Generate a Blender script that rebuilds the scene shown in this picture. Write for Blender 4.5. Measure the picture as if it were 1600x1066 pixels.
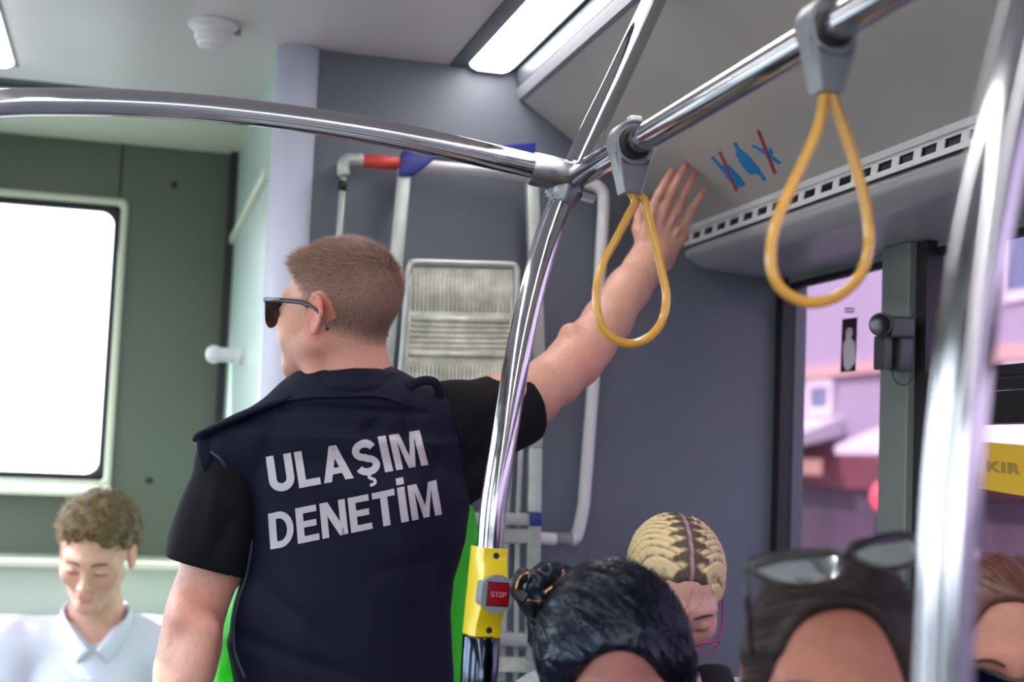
import bpy, bmesh, math, random
import numpy as np
from mathutils import Vector, Matrix
from mathutils.bvhtree import BVHTree
import openvdb

random.seed(4); RNG = np.random.default_rng(4)
for o in list(bpy.data.objects): bpy.data.objects.remove(o)
SC = bpy.context.scene
COL = SC.collection

# ------------------------------------------------------------------ camera
F = 2222.2; CX, CY = 800.0, 533.0
_vy = np.array([-604, -162, -F]); _vz = np.array([1125, 27000, -F])
_y = _vy/np.linalg.norm(_vy); _z = _vz-_y*(_vz@_y); _z /= np.linalg.norm(_z); _x = np.cross(_y, _z)
RM = np.array([_x, _y, _z]); CAM = np.array([0, 0, 1.42])
def ray(px, py): return RM@np.array([px-CX, CY-py, -F])
def P(px, py, Y): d = ray(px, py); return CAM+d*(Y/d[1])
def PX(px, py, X): d = ray(px, py); return CAM+d*(X/d[0])
def PZ(px, py, Z): d = ray(px, py); return CAM+d*((Z-1.42)/d[2])
def mpp(px, py, Y): return Y/ray(px, py)[1]          # metres per pixel there
cd = bpy.data.cameras.new('camera'); cam = bpy.data.objects.new('camera', cd); COL.objects.link(cam)
cd.lens = 50; cd.sensor_width = 36; cd.clip_start = .02; cd.clip_end = 300
cam.matrix_world = Matrix([[*RM[0], 0], [*RM[1], 0], [*RM[2], 1.42], [0, 0, 0, 1]])
cd.dof.use_dof = True; cd.dof.focus_distance = 2.12; cd.dof.aperture_fstop = 3.0
SC.camera = cam

# ------------------------------------------------------------------ light
W = bpy.data.worlds.new('World'); SC.world = W; W.use_nodes = True
nt = W.node_tree; bg = nt.nodes['Background']
tc = nt.nodes.new('ShaderNodeTexCoord'); sp = nt.nodes.new('ShaderNodeSeparateXYZ'); cr = nt.nodes.new('ShaderNodeValToRGB')
nt.links.new(tc.outputs['Generated'], sp.inputs[0]); nt.links.new(sp.outputs['Z'], cr.inputs[0]); nt.links.new(cr.outputs[0], bg.inputs[0])
cr.color_ramp.elements[0].position = 0; cr.color_ramp.elements[0].color = (.93, .95, 1, 1)
cr.color_ramp.elements[1].position = .7; cr.color_ramp.elements[1].color = (.68, .8, 1, 1)
bg.inputs[1].default_value = 5.5
def sun(name, direction, strength, angle, color):
    l = bpy.data.lights.new(name, 'SUN'); l.energy = strength; l.angle = math.radians(angle); l.color = color
    o = bpy.data.objects.new(name, l); COL.objects.link(o)
    o.rotation_euler = Vector(direction).to_track_quat('-Z', 'Y').to_euler(); o.location = (0, 0, 6); return o
sun('sun', (1.0, -.48, -.72), 9.5, .8, (1, .95, .86))
SC.view_settings.view_transform = 'Standard'; SC.view_settings.look = 'None'
SC.view_settings.exposure = 0.64; SC.view_settings.gamma = 1.0; SC.view_settings.use_curve_mapping = False

# ------------------------------------------------------------------ materials
def lin(c):
    c = [x/255 for x in c]
    return [x/12.92 if x <= .04045 else ((x+.055)/1.055)**2.4 for x in c]
def mat(name, rgb, rough=.5, metal=0, noise=0, nscale=8, bump=0, bscale=60, bstretch=None, spec=.5, coat=0, sss=0, attr=False, trans=0, sheen=0, rnoise=0, noise2=None):
    m = bpy.data.materials.new(name); m.use_nodes = True; n = m.node_tree; b = n.nodes['Principled BSDF']
    c = lin(rgb); b.inputs['Base Color'].default_value = (*c, 1)
    b.inputs['Roughness'].default_value = rough; b.inputs['Metallic'].default_value = metal
    b.inputs['Specular IOR Level'].default_value = spec
    if coat: b.inputs['Coat Weight'].default_value = coat; b.inputs['Coat Roughness'].default_value = .08
    if sss:
        b.inputs['Subsurface Weight'].default_value = sss; b.inputs['Subsurface Radius'].default_value = (1, .3, .15); b.inputs['Subsurface Scale'].default_value = .006
    if sheen: b.inputs['Sheen Weight'].default_value = sheen
    tcn = n.nodes.new('ShaderNodeTexCoord'); src = tcn.outputs['Object']
    last = None
    if attr:
        a = n.nodes.new('ShaderNodeAttribute'); a.attribute_name = 'Col'; last = a.outputs['Color']; n.links.new(last, b.inputs['Base Color'])
    if noise:
        nz = n.nodes.new('ShaderNodeTexNoise'); nz.inputs['Scale'].default_value = nscale; nz.inputs['Detail'].default_value = 5
        n.links.new(src, nz.inputs['Vector'])
        mr = n.nodes.new('ShaderNodeMapRange'); mr.inputs['From Min'].default_value = .3; mr.inputs['From Max'].default_value = .7
        mr.inputs['To Min'].default_value = 1-noise; mr.inputs['To Max'].default_value = 1+noise
        n.links.new(nz.outputs['Fac'], mr.inputs[0])
        mx = n.nodes.new('ShaderNodeMix'); mx.data_type = 'RGBA'; mx.blend_type = 'MULTIPLY'; mx.inputs['Factor'].default_value = 1
        if last: n.links.new(last, mx.inputs[6])
        else: mx.inputs[6].default_value = (*c, 1)
        n.links.new(mr.outputs[0], mx.inputs[7]); n.links.new(mx.outputs[2], b.inputs['Base Color'])
    if rnoise:
        nz = n.nodes.new('ShaderNodeTexNoise'); nz.inputs['Scale'].default_value = 35; nz.inputs['Detail'].default_value = 6
        n.links.new(src, nz.inputs['Vector'])
        mr = n.nodes.new('ShaderNodeMapRange'); mr.inputs['From Min'].default_value = .35; mr.inputs['From Max'].default_value = .7
        mr.inputs['To Min'].default_value = rough; mr.inputs['To Max'].default_value = rough+rnoise
        n.links.new(nz.outputs['Fac'], mr.inputs[0]); n.links.new(mr.outputs[0], b.inputs['Roughness'])
    if bump:
        nz = n.nodes.new('ShaderNodeTexNoise'); nz.inputs['Scale'].default_value = bscale; nz.inputs['Detail'].default_value = 4
        mp = n.nodes.new('ShaderNodeMapping')
        if bstretch: mp.inputs['Scale'].default_value = bstretch
        n.links.new(src, mp.inputs[0]); n.links.new(mp.outputs[0], nz.inputs['Vector'])
        bp = n.nodes.new('ShaderNodeBump'); bp.inputs['Strength'].default_value = bump; bp.inputs['Distance'].default_value = .01
        n.links.new(nz.outputs['Fac'], bp.inputs['Height']); n.links.new(bp.outputs[0], b.inputs['Normal'])
    if trans:
        out = n.nodes['Material Output']; t = n.nodes.new('ShaderNodeBsdfTranslucent'); t.inputs[0].default_value = (*c, 1)
        ms = n.nodes.new('ShaderNodeMixShader'); ms.inputs[0].default_value = trans
        n.links.new(b.outputs[0], ms.inputs[1]); n.links.new(t.outputs[0], ms.inputs[2]); n.links.new(ms.outputs[0], out.inputs[0])
    return m
def glass(name, rgb, refl=.06):
    m = bpy.data.materials.new(name); m.use_nodes = True; n = m.node_tree; n.nodes.remove(n.nodes['Principled BSDF'])
    t = n.nodes.new('ShaderNodeBsdfTransparent'); t.inputs[0].default_value = (*rgb, 1)
    g = n.nodes.new('ShaderNodeBsdfGlossy'); g.inputs['Roughness'].default_value = .02
    ms = n.nodes.new('ShaderNodeMixShader'); ms.inputs[0].default_value = refl
    n.links.new(t.outputs[0], ms.inputs[1]); n.links.new(g.outputs[0], ms.inputs[2]); n.links.new(ms.outputs[0], n.nodes['Material Output'].inputs[0]); return m
def emit(name, rgb, s):
    m = bpy.data.materials.new(name); m.use_nodes = True; b = m.node_tree.nodes['Principled BSDF']
    b.inputs['Base Color'].default_value = (*rgb, 1); b.inputs['Emission Color'].default_value = (*rgb, 1); b.inputs['Emission Strength'].default_value = s; return m
M = {}
M['ceil'] = mat('ceiling_panel', (226, 216, 214), .35, noise=.04, nscale=3, spec=.5)
M['cove'] = mat('cove_panel', (196, 192, 184), .4, noise=.05, nscale=4)
M['duct'] = mat('duct_panel', (188, 186, 190), .28, noise=.04, nscale=4)
M['grey'] = mat('grey_laminate', (98, 102, 114), .45, noise=.05, nscale=5, bump=.05, bscale=300)
M['rearwall'] = mat('rear_panel', (88, 95, 84), .42, noise=.06, nscale=3)
M['sage'] = mat('pale_green_panel', (176, 196, 186), .35, noise=.04, nscale=4)
M['cream'] = mat('cream_trim', (214, 216, 196), .4)
M['ledge'] = mat('ledge_plastic', (190, 200, 188), .4, noise=.04)
M['dark'] = mat('black_rubber', (28, 26, 30), .5)
M['black'] = mat('black_plastic', (22, 22, 24), .35)
M['white'] = mat('white_column', (206, 208, 228), .4)
M['pvc'] = mat('white_plastic', (226, 222, 224), .35, noise=.04, nscale=20)
M['floor'] = mat('grey_vinyl', (124, 124, 128), .5, noise=.15, nscale=60)
M['chrome'] = mat('chrome_tube', (200, 198, 204), .06, 1, rnoise=.1)
M['cast'] = mat('cast_metal', (150, 152, 156), .24, 1, noise=.1, nscale=40, rnoise=.2)
M['striptrim'] = mat('lamp_trim', (74, 82, 90), .45)
M['steel'] = mat('dark_steel_sleeve', (74, 80, 96), .1, 1, rnoise=.1)
M['yellow'] = mat('yellow_plastic', (240, 208, 10), .3, coat=.4)
M['greyplastic'] = mat('grey_plastic', (140, 140, 148), .4, noise=.04, nscale=60)
M['bezel'] = mat('bezel_grey', (140, 142, 150), .35)
M['red'] = mat('red_button', (150, 16, 30), .25, coat=.4)
M['stoptext'] = mat('button_print', (200, 160, 165), .5)
M['strap'] = mat('amber_strap', (232, 172, 62), .22, noise=.08, nscale=30, coat=.6, sss=.15, spec=.7)
M['alu'] = mat('ladder_aluminium', (186, 190, 186), .42, .35, noise=.12, nscale=25)
M['tread'] = mat('worn_tread', (216, 216, 204), .4, .2, noise=.3, nscale=28, bump=.3, bscale=40)
M['blue'] = mat('blue_plastic', (32, 44, 130), .4)
M['redprint'] = mat('red_print', (214, 70, 62), .5)
M['sblue'] = mat('sticker_blue', (20, 150, 225), .5, noise=.1, nscale=120)
M['sred'] = mat('sticker_red', (205, 60, 70), .5)
M['smudge'] = mat('scuff_mark', (130, 122, 116), .6)
M['pillar'] = mat('window_pillar', (120, 128, 124), .4, noise=.05)
M['cctv'] = mat('camera_housing', (76, 78, 80), .4, .3)
M['lens'] = mat('lens_black', (8, 8, 8), .12)
M['glassR'] = glass('tinted_glass', (.44, .39, .46), .04)
M['glassL'] = glass('clear_glass', (.82, .86, .86), .05)
M['lamp'] = emit('lamp_diffuser', (1, .98, .96), 8)
M['stickerdark'] = mat('sticker_dark', (52, 30, 46), .5)
M['stickerwhite'] = mat('sticker_white', (226, 214, 226), .5)
M['signyellow'] = mat('sign_yellow', (238, 208, 70), .5, trans=.4)
M['signprint'] = mat('sign_print', (158, 132, 74), .6)
M['skin'] = mat('skin', (214, 160, 140), .48, attr=True, noise=.06, nscale=90, bump=.1, bscale=260, sss=.12)
M['navy'] = mat('navy_twill', (13, 15, 40), .78, noise=.08, nscale=9, bump=.25, bscale=18, spec=.25)
M['piping'] = mat('blue_piping', (38, 48, 76), .6)
M['tee'] = mat('black_cotton', (19, 17, 22), .85, bump=.25, bscale=22, spec=.2)
M['hivis'] = mat('hivis_green', (90, 255, 70), .5, bump=.3, bscale=40, trans=.45)
M['print'] = mat('reflective_print', (186, 178, 188), .4, noise=.05, nscale=14)
M['hairbrown'] = mat('short_brown_hair', (106, 80, 68), .5, attr=True, spec=.35)
M['hairblack'] = mat('black_hair', (16, 19, 29), .30, attr=True, spec=.5)
M['hairdark'] = mat('dark_brown_hair', (44, 30, 30), .52, attr=True, spec=.3)
M['hairred'] = mat('auburn_hair', (96, 54, 42), .42, attr=True)
M['haircurly'] = mat('fair_brown_hair', (120, 92, 58), .55, attr=True)
M['blonde'] = mat('bleached_blonde_hair', (226, 200, 150), .5, noise=.15, nscale=60)
M['root'] = mat('dark_hair_roots', (58, 44, 44), .5)
M['scalp'] = mat('scalp_parting', (160, 130, 140), .5)
M['brow'] = mat('eyebrow_hair', (60, 42, 34), .6)
M['frame'] = mat('glossy_black_frame', (12, 12, 16), .25, coat=.3)
M['silver'] = mat('silver_temple', (150, 152, 158), .3, .7)
M['lensdark'] = mat('dark_lens', (14, 14, 38), .22, spec=.25)
M['lensgloss'] = mat('mirror_lens', (232, 240, 244), .05, .95)
M['pinkframe'] = mat('magenta_wire', (170, 30, 92), .3)
M['gold'] = mat('gold_edge', (196, 150, 96), .25, 1)
M['shirtwhite'] = mat('white_shirt', (222, 220, 238), .7, bump=.3, bscale=14, trans=.12)
M['navycloth'] = mat('dark_cloth', (34, 34, 44), .8)
M['denim'] = mat('denim', (50, 58, 80), .8)
M['blackcloth'] = mat('black_cloth', (26, 22, 26), .8)
M['shoe'] = mat('shoe_leather', (30, 28, 28), .4)
M['seat'] = mat('seat_fabric', (60, 70, 110), .8, noise=.3, nscale=80)
M['asphalt'] = mat('asphalt', (120, 118, 118), .9, noise=.1, nscale=2)
M['facade'] = mat('pink_render', (176, 163, 176), .8, noise=.04, nscale=.6)
M['facade2'] = mat('beige_band', (214, 176, 160), .8)
M['facade3'] = mat('shop_red', (120, 62, 66), .7, noise=.2, nscale=1.5)
M['shopdark'] = mat('shop_interior', (84, 66, 78), .6, noise=.25, nscale=2)
M['awning'] = mat('white_awning', (236, 228, 226), .7)
M['bglass'] = mat('building_window', (110, 124, 150), .15)
M['signwarm'] = emit('warm_shop_sign', (1, .62, .42), 1.1)
M['signred'] = emit('red_traffic_light', (1, .1, .12), 2.2)

M['hairblack'].node_tree.nodes['Principled BSDF'].inputs['Specular Tint'].default_value = (.7, .8, 1, 1)  # blue tint puts the sky's sheen into the hair's reflection colour
# ------------------------------------------------------------------ object helpers
def link(o, parent=None, **k):
    COL.objects.link(o)
    if parent is not None: o.parent = parent
    for a, b in k.items():
        if b is not None: o[a] = b
    return o
def thing(name, label, cat, loc=(0, 0, 0), group=None):
    o = bpy.data.objects.new(name, None); o.empty_display_size = .05; link(o, None, label=label, category=cat, group=group)
    o['_base'] = 0; del o['_base']; o.location = loc
    o.matrix_world = Matrix.Translation(loc); return o
def obj(name, geo, m, parent=None, smooth=True, auto=None, **k):
    """geo: (verts, faces) in WORLD coordinates or a bmesh"""
    me = bpy.data.meshes.new(name)
    if isinstance(geo, bmesh.types.BMesh):
        geo.to_mesh(me); geo.free()
    else:
        v, f = geo; me.from_pydata([tuple(map(float, p)) for p in v], [], [tuple(int(i) for i in q) for q in f])
    me.validate()
    b = bmesh.new(); b.from_mesh(me); bmesh.ops.recalc_face_normals(b, faces=b.faces); b.to_mesh(me); b.free()
    ms = m if isinstance(m, (list, tuple)) else [m]
    for x in ms: me.materials.append(M[x])
    if smooth:
        me.shade_smooth() if auto is None else me.polygons.foreach_set('use_smooth', [True]*len(me.polygons))
    o = bpy.data.objects.new(name, me); link(o, parent, **k)
    if parent is not None:
        T = Matrix.Translation(-wloc(parent)); me.transform(T)
    else:
        c = Vector((0, 0, 0))
        n = len(me.vertices)
        if n:
            a = np.empty(n*3, np.float32); me.vertices.foreach_get('co', a); a = a.reshape(-1, 3)
            c = Vector(((a[:, 0].min()+a[:, 0].max())/2, (a[:, 1].min()+a[:, 1].max())/2, a[:, 2].min()))
            c = Vector([float(x) for x in c])
        me.transform(Matrix.Translation(-c)); o.location = c
    if auto is not None:
        e = o.modifiers.new('edges', 'EDGE_SPLIT'); e.split_angle = math.radians(auto)
    return o
def wloc(o):
    v = Vector(o.location)
    while o.parent is not None: o = o.parent; v = v+Vector(o.location)
    return v
def struct(name, geo, m, **k): return obj(name, geo, m, None, smooth=k.pop('smooth', False), kind='structure', **k)
class G:
    def __init__(s): s.v = []; s.f = []
    def add(s, v, f):
        n = len(s.v); s.v += [tuple(map(float, p)) for p in v]; s.f += [tuple(i+n for i in q) for q in f]; return s
    def box(s, x0, x1, y0, y1, z0, z1):
        v = [(x, y, z) for x in (x0, x1) for y in (y0, y1) for z in (z0, z1)]
        return s.add(v, [(0, 1, 3, 2), (4, 6, 7, 5), (0, 4, 5, 1), (2, 3, 7, 6), (0, 2, 6, 4), (1, 5, 7, 3)])
    def hexa(s, a, b):   # two quads of 4 points
        return s.add(list(a)+list(b), [(0, 1, 2, 3), (7, 6, 5, 4), (0, 4, 5, 1), (1, 5, 6, 2), (2, 6, 7, 3), (3, 7, 4, 0)])
    def get(s): return s.v, s.f
def box(*a): return G().box(*a).get()
def slab_px(corners, Y, t):          # pixel quad at depth Y, thickness t towards +Y
    a = [P(px, py, Y) for px, py in corners]; b = [p+np.array([0, t, 0]) for p in a]
    return G().hexa(a, b).get()
def bevel(geo, w=.003, seg=2):
    b = bmesh.new(); vs = [b.verts.new(p) for p in geo[0]]
    for f in geo[1]:
        try: b.faces.new([vs[i] for i in f])
        except ValueError: pass
    bmesh.ops.recalc_face_normals(b, faces=b.faces)
    ed = [e for e in b.edges if len(e.link_faces) == 2 and e.calc_face_angle(0) > .5]
    bmesh.ops.bevel(b, geom=ed, offset=w, segments=seg, profile=.6, affect='EDGES'); return b
def catmull(pts, n=8, closed=False):
    p = [np.array(q, float) for q in pts]; out = []
    N = len(p)
    for i in range(N if closed else N-1):
        a = p[(i-1) % N] if (closed or i > 0) else 2*p[0]-p[1]
        b = p[i]; c = p[(i+1) % N]
        d = p[(i+2) % N] if (closed or i+2 < N) else 2*p[-1]-p[-2]
        for k in range(n):
            t = k/n
            out.append(.5*((2*b)+(-a+c)*t+(2*a-5*b+4*c-d)*t*t+(-a+3*b-3*c+d)*t**3))
    if not closed: out.append(p[-1])
    return out
def tube(path, r, seg=16, closed=False, cap=True, flat=None, up=None):
    """sweep a circle (or flat=(ru,rv) ellipse with v along `up`) along a path"""
    p = [np.array(q, float) for q in path]; N = len(p); v = []; f = []
    rad = r if hasattr(r, '__len__') else [r]*N
    nrm = None
    for i in range(N):
        t = (p[(i+1) % N]-p[i-1]) if closed else (p[min(i+1, N-1)]-p[max(i-1, 0)])
        t = t/(np.linalg.norm(t)+1e-12)
        if up is not None: nrm = np.array(up, float)
        elif nrm is None:
            nrm = np.array([0, 0, 1.]) if abs(t[2]) < .9 else np.array([1., 0, 0])
        nrm = nrm-t*(nrm@t); nrm /= np.linalg.norm(nrm); bn = np.cross(t, nrm)
        ru, rv = (flat if flat else (rad[i], rad[i]))
        if flat and hasattr(r, '__len__'): ru, rv = ru*rad[i], rv*rad[i]
        for k in range(seg):
            a = 2*math.pi*k/seg
            v.append(p[i]+bn*math.cos(a)*ru+nrm*math.sin(a)*rv)
    for i in range(N if closed else N-1):
        j = (i+1) % N
        for k in range(seg):
            k2 = (k+1) % seg; f.append((i*seg+k, i*seg+k2, j*seg+k2, j*seg+k))
    if cap and not closed:
        f.append(tuple(range(seg))[::-1]); f.append(tuple(range((N-1)*seg, N*seg)))
    return v, f
def merge(*gs):
    g = G()
    for a in gs: g.add(*a)
    return g.get()
def prism(poly, axis, a0, a1):
    """poly in the plane normal to `axis`; axis 1 -> (x,z) poly extruded in y, 0 -> (y,z) extruded in x, 2 -> (x,y)"""
    def mk(p, a):
        return {0: (a, p[0], p[1]), 1: (p[0], a, p[1]), 2: (p[0], p[1], a)}[axis]
    n = len(poly); v = [mk(p, a0) for p in poly]+[mk(p, a1) for p in poly]
    f = [tuple(range(n)), tuple(range(2*n-1, n-1, -1))]+[(i, (i+1) % n, n+(i+1) % n, n+i) for i in range(n)]
    return v, f
def lathe(prof, c, seg=32, axis=(0, 0, 1), squash=1):
    ax = Vector(axis).normalized(); q = Vector((0, 0, 1)).rotation_difference(ax); v = []; f = []
    for r, h in prof:
        for k in range(seg):
            a = 2*math.pi*k/seg; v.append(tuple(q@Vector((r*math.cos(a), r*math.sin(a)*squash, h))+Vector(c)))
    for i in range(len(prof)-1):
        for k in range(seg): f.append((i*seg+k, i*seg+(k+1) % seg, (i+1)*seg+(k+1) % seg, (i+1)*seg+k))
    f.append(tuple(range(seg))[::-1]); f.append(tuple(range((len(prof)-1)*seg, len(prof)*seg)))
    return v, f
def rrect(x0, x1, y0, y1, r, n=6):
    out = []
    for cx, cy, a0 in ((x1-r, y1-r, 0), (x0+r, y1-r, 90), (x0+r, y0+r, 180), (x1-r, y0+r, 270)):
        for k in range(n+1):
            a = math.radians(a0+90*k/n); out.append((cx+r*math.cos(a), cy+r*math.sin(a)))
    return out
def ring(outer, inner, axis, a0, a1):
    """frame between two same-length outlines, extruded"""
    def mk(p, a): return {0: (a, p[0], p[1]), 1: (p[0], a, p[1])}[axis]
    n = len(outer); v = [mk(p, a0) for p in outer]+[mk(p, a0) for p in inner]+[mk(p, a1) for p in outer]+[mk(p, a1) for p in inner]; f = []
    for i in range(n):
        j = (i+1) % n
        f += [(i, j, n+j, n+i), (2*n+i, 3*n+i, 3*n+j, 2*n+j), (i, 2*n+i, 2*n+j, j), (n+i, n+j, 3*n+j, 3*n+i)]
    return v, f

# ------------------------------------------------------------------ the bus shell (all depths scaled by S about the lens height)
S = .88
def E(px, py, Y=3.2): return P(px, py, Y*S)
def sc(X, z): return X*S, 1.42+(z-1.42)*S
YB = 3.2*S; YR = 4.4*S; YF = -6.0
XR = 1.54*S; XL = -1.0
ZC = sc(0, 2.338)[1]
struct('floor', box(XL-.1, XR+.1, YF-.1, YR+.1, -.06, 0), 'floor')
XLMP0, XLMP1 = .682*S, .832*S
# ceiling: flat panel, dark joint, rear soffit
struct('ceiling', bevel(box(XL-.1, XLMP0-.002, YF-.1, 3.78*S, ZC, ZC+.05), .004), 'ceil')
struct('ceiling_rear', box(XL-.1, .30*S, 3.93*S, YR+.05, ZC-.012, ZC+.05), 'cream')
struct('trim_1', box(XL-.1, .30*S, 3.78*S, 3.93*S, ZC+.012, ZC+.05), 'dark')
struct('roof', box(XL-.15, XR+.3, YF-.15, YR+.15, ZC+.30, ZC+.35), 'grey')
# cove on the right: sloping flap, slotted air strip, duct
c0 = sc(.852, 2.274); c1 = sc(1.283, 1.992); c2 = sc(1.279, 1.968); c3 = sc(1.326, 1.900); c4 = sc(1.56, 1.893)
def off(a, b, t):
    d = np.array(b)-np.array(a); n = np.array([-d[1], d[0]])/np.linalg.norm(d)*t; return n
n01 = off(c0, c1, .02)
struct('ceiling_cove', bevel(prism([c0, c1, tuple(np.array(c1)+n01), tuple(np.array(c0)+n01)], 1, YF, YB), .002), 'cove')
# metal edge of the flap and the dark groove beside the lamp
struct('trim_2', prism([(c0[0]-.004, c0[1]-.002), (c0[0]+.006, c0[1]-.005), (c0[0]+.008, c0[1]+.012), (c0[0]-.012, c0[1]+.018)], 1, YF, YB), 'greyplastic')
struct('trim_3', box(XLMP1-.012, c0[0]+.02, YF, YB, ZC+.015, ZC+.05), 'dark')
struct('trim_4', prism([(XLMP1+.004, ZC-.004), (c0[0]-.008, c0[1]+.024), (c0[0]-.008, ZC+.03), (XLMP1+.004, ZC+.03)], 1, YF, YB), 'striptrim')
# slotted strip: quads between slots
def slotstrip():
    g = G(); y0, y1 = YF, YB
    a = np.array([c1[0], c1[1]]); b = np.array([c2[0]-.001, c2[1]-.012]); a2 = a+np.array([-.004, 0])
    def band(s, t, ya, yb, th=.004):
        p = a+(b-a)*s; q = a+(b-a)*t
        g.hexa([(p[0], ya, p[1]), (p[0], yb, p[1]), (q[0], yb, q[1]), (q[0], ya, q[1])],
               [(p[0]+th, ya, p[1]), (p[0]+th, yb, p[1]), (q[0]+th, yb, q[1]), (q[0]+th, ya, q[1])])
    band(0, .28, y0, y1); band(.72, 1, y0, y1)
    y = YB-.02; pitch = .064
    while y > y0: band(.28, .72, y-.021, y, .0025); y -= pitch
    # lip on top
    g.hexa([(a[0]-.010, y0, a[1]+.006), (a[0]-.010, y1, a[1]+.006), (a[0]-.006, y1, a[1]-.004), (a[0]-.006, y0, a[1]-.004)],
           [(a[0]+.004, y0, a[1]+.006), (a[0]+.004, y1, a[1]+.006), (a[0]+.004, y1, a[1]-.003), (a[0]+.004, y0, a[1]-.003)])
    return g.get(), a, b
gs, sa, sb = slotstrip()
struct('trim_5', gs, 'pvc')
struct('trim_6', prism([(sa[0]+.0042, sa[1]), (sb[0]+.0042, sb[1]+.001), (sb[0]+.03, sb[1]+.001), (sa[0]+.03, sa[1])], 1, YF, YB-.002), 'lens')  # black sheet close behind the slots stands in for the shade inside
# duct cross-section with rounded lower edge
dp = [(sb[0]+.006, sb[1]-.006)]
dp += [tuple(x) for x in catmull([(sb[0]+.002, sb[1]-.012), (sb[0]+.012, c3[1]+.022), (c3[0]+.002, c3[1]+.006), (c3[0]+.03, c3[1]+.002)], 5)]
dp += [(XR+.01, c4[1]), (XR+.01, sb[1]+.02), (sb[0]+.035, sb[1]+.02)]
struct('trim_7', prism(dp, 1, YF, YB), 'duct', smooth=False)
struct('wall_behind_cove', box(XR+.005, XR+.05, YF, YB, c4[1]-.01, ZC+.3), 'grey')

# walls
xc0 = .345*S
struct('wall_partition', box(.33*S, XR+.05, YB, YB+.04, 0, ZC+.06), 'grey')
XS = .28*S
struct('wall_partition_side', box(XS, XS+.03, YB+.03, YR, 0, ZC+.02), 'sage')
struct('trim_8', merge(box(XS-.012, XS, YB+.05, YR-.02, 1.965, 1.985)), 'cream')
struct('trim_9', box(XS-.02, XS+.005, YR-.035, YR-.002, 0, ZC), 'dark')
struct('trim_10', lathe([(.043, 0), (.043, ZC)], (.326*S, YB+.012, 0), 32), 'white', smooth=True)
# rear wall with the back window opening
def rearx(px, py): return E(px, py, 4.4)
wl = -1.02; wx1 = rearx(168, 540)[0]; wz0 = rearx(100, 742)[2]; wz1 = rearx(100, 322)[2]
struct('wall_rear', merge(box(XL-.1, XS, YR, YR+.06, 0, wz0-.012), box(XL-.1, XS, YR, YR+.06, wz1+.012, ZC+.05),
                          box(wx1+.012, XS, YR, YR+.06, wz0-.012, wz1+.012)), 'rearwall')
jx = rearx(190, 260)[0]
struct('trim_11', box(jx-.003, jx+.003, YR-.003, YR, wz1+.03, ZC), 'dark')
w = thing('window_1', 'bright rear window with rounded corners', 'window', (-.4, YR, wz0)); w['kind'] = 'structure'
x0 = XL+.02
obj('window_frame', ring(rrect(x0, wx1+.03, wz0-.03, wz1+.03, .02), rrect(x0+.01, wx1+.012, wz0-.012, wz1+.012, .012), 1, YR-.014, YR), 'cream', w)
obj('window_seal', ring(rrect(x0+.01, wx1+.014, wz0-.014, wz1+.014, .012), rrect(x0+.035, wx1-.004, wz0+.004, wz1-.004, .035), 1, YR+.002, YR+.03), 'dark', w)
obj('window_pane', box(x0, wx1, YR+.03, YR+.034, wz0, wz1), 'glassL', w)
obj('window_sill', prism([(YR, wz0-.014), (YR-.055, wz0-.040), (YR-.055, wz0-.052), (YR, wz0-.052)], 0, x0, wx1+.03), 'cream', w, smooth=False)
# parcel ledge under it and the panel below
lz = E(100, 880, 4.25)[2]
lz += .012
struct('trim_12', bevel(box(XL, XS-.02, YR-.24, YR, lz-.016, lz), .005), 'cream')
struct('wall_rear_lower', box(XL, XS-.02, YR-.2, YR-.01, 0, lz-.016), 'ledge')
for i, (px, py) in enumerate([(272, 289), (233, 751)]):
    c = rearx(px, py); obj('screw_cap', lathe([(.008, 0), (.009, .003), (.006, .006)], (c[0], YR, c[2]), 16, (0, -1, 0)), 'dark', None, label=['small dark screw cap high on the rear wall', 'small dark screw cap low on the rear wall beside the window'][i], category='screw cap', group='screw caps on the rear wall')
# side walls with openings
def sidewall(side, X, spans, z0, z1, zt, glassm, n0):
    """spans: list of (ya,yb) openings"""
    s = 1 if side == 'right' else -1; g = G(); a, b = sorted((X, X+s*.06))
    g.box(a, b, YF, YR, 0, z0); g.box(a, b, YF, YR, z1, zt)
    ys = [YF]+[v for sp_ in spans for v in sp_]+[YR]
    for i in range(0, len(ys), 2):
        if ys[i+1]-ys[i] > .001: g.box(a, b, ys[i], ys[i+1], z0, z1)
    struct('wall_'+side, g.get(), 'pillar')
    for i, (ya, yb) in enumerate(spans):
        w = thing('window_%d' % (n0+i), 'tinted side window number', 'window', (X+s*.03, (ya+yb)/2, z0)); w['kind'] = 'structure'
        w['label'] = '%s side bus window with black rubber frame' % side
        obj('window_frame', ring([(ya-.0, z0), (yb, z0), (yb, z1), (ya, z1)], [(ya+.012, z0+.02), (yb-.012, z0+.02), (yb-.012, z1-.012), (ya+.012, z1-.012)], 0, *sorted((X+s*.002, X+s*.018))), 'dark', w, smooth=False)
        obj('window_pane', box(*sorted((X+s*.012, X+s*.016)), ya+.005, yb-.005, z0+.01, z1-.006), glassm, w, smooth=False)
        yield w, ya, yb
zt = c4[1]+.0
zwt = PX(1405, 405, XR)[2]
yw0 = PX(1232, 440, XR)[1]; yp1 = PX(1403, 500, XR)[1]; yp0 = PX(1452, 500, XR)[1]
YD = YB
R = list(sidewall('right', XR, [(YF+.3, -4.4), (-4.25, -3.0), (-2.85, -1.6), (-1.45, -.15), (.0, yp0), (yp1, yw0+.03)], .85, c4[1]-.012, c4[1]+.03, 'glassR', 2))
# thick dark seal between the last window and the partition
struct('trim_13', box(XR-.012, XR+.02, yw0, YB, .5, c4[1]), 'dark')
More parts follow.
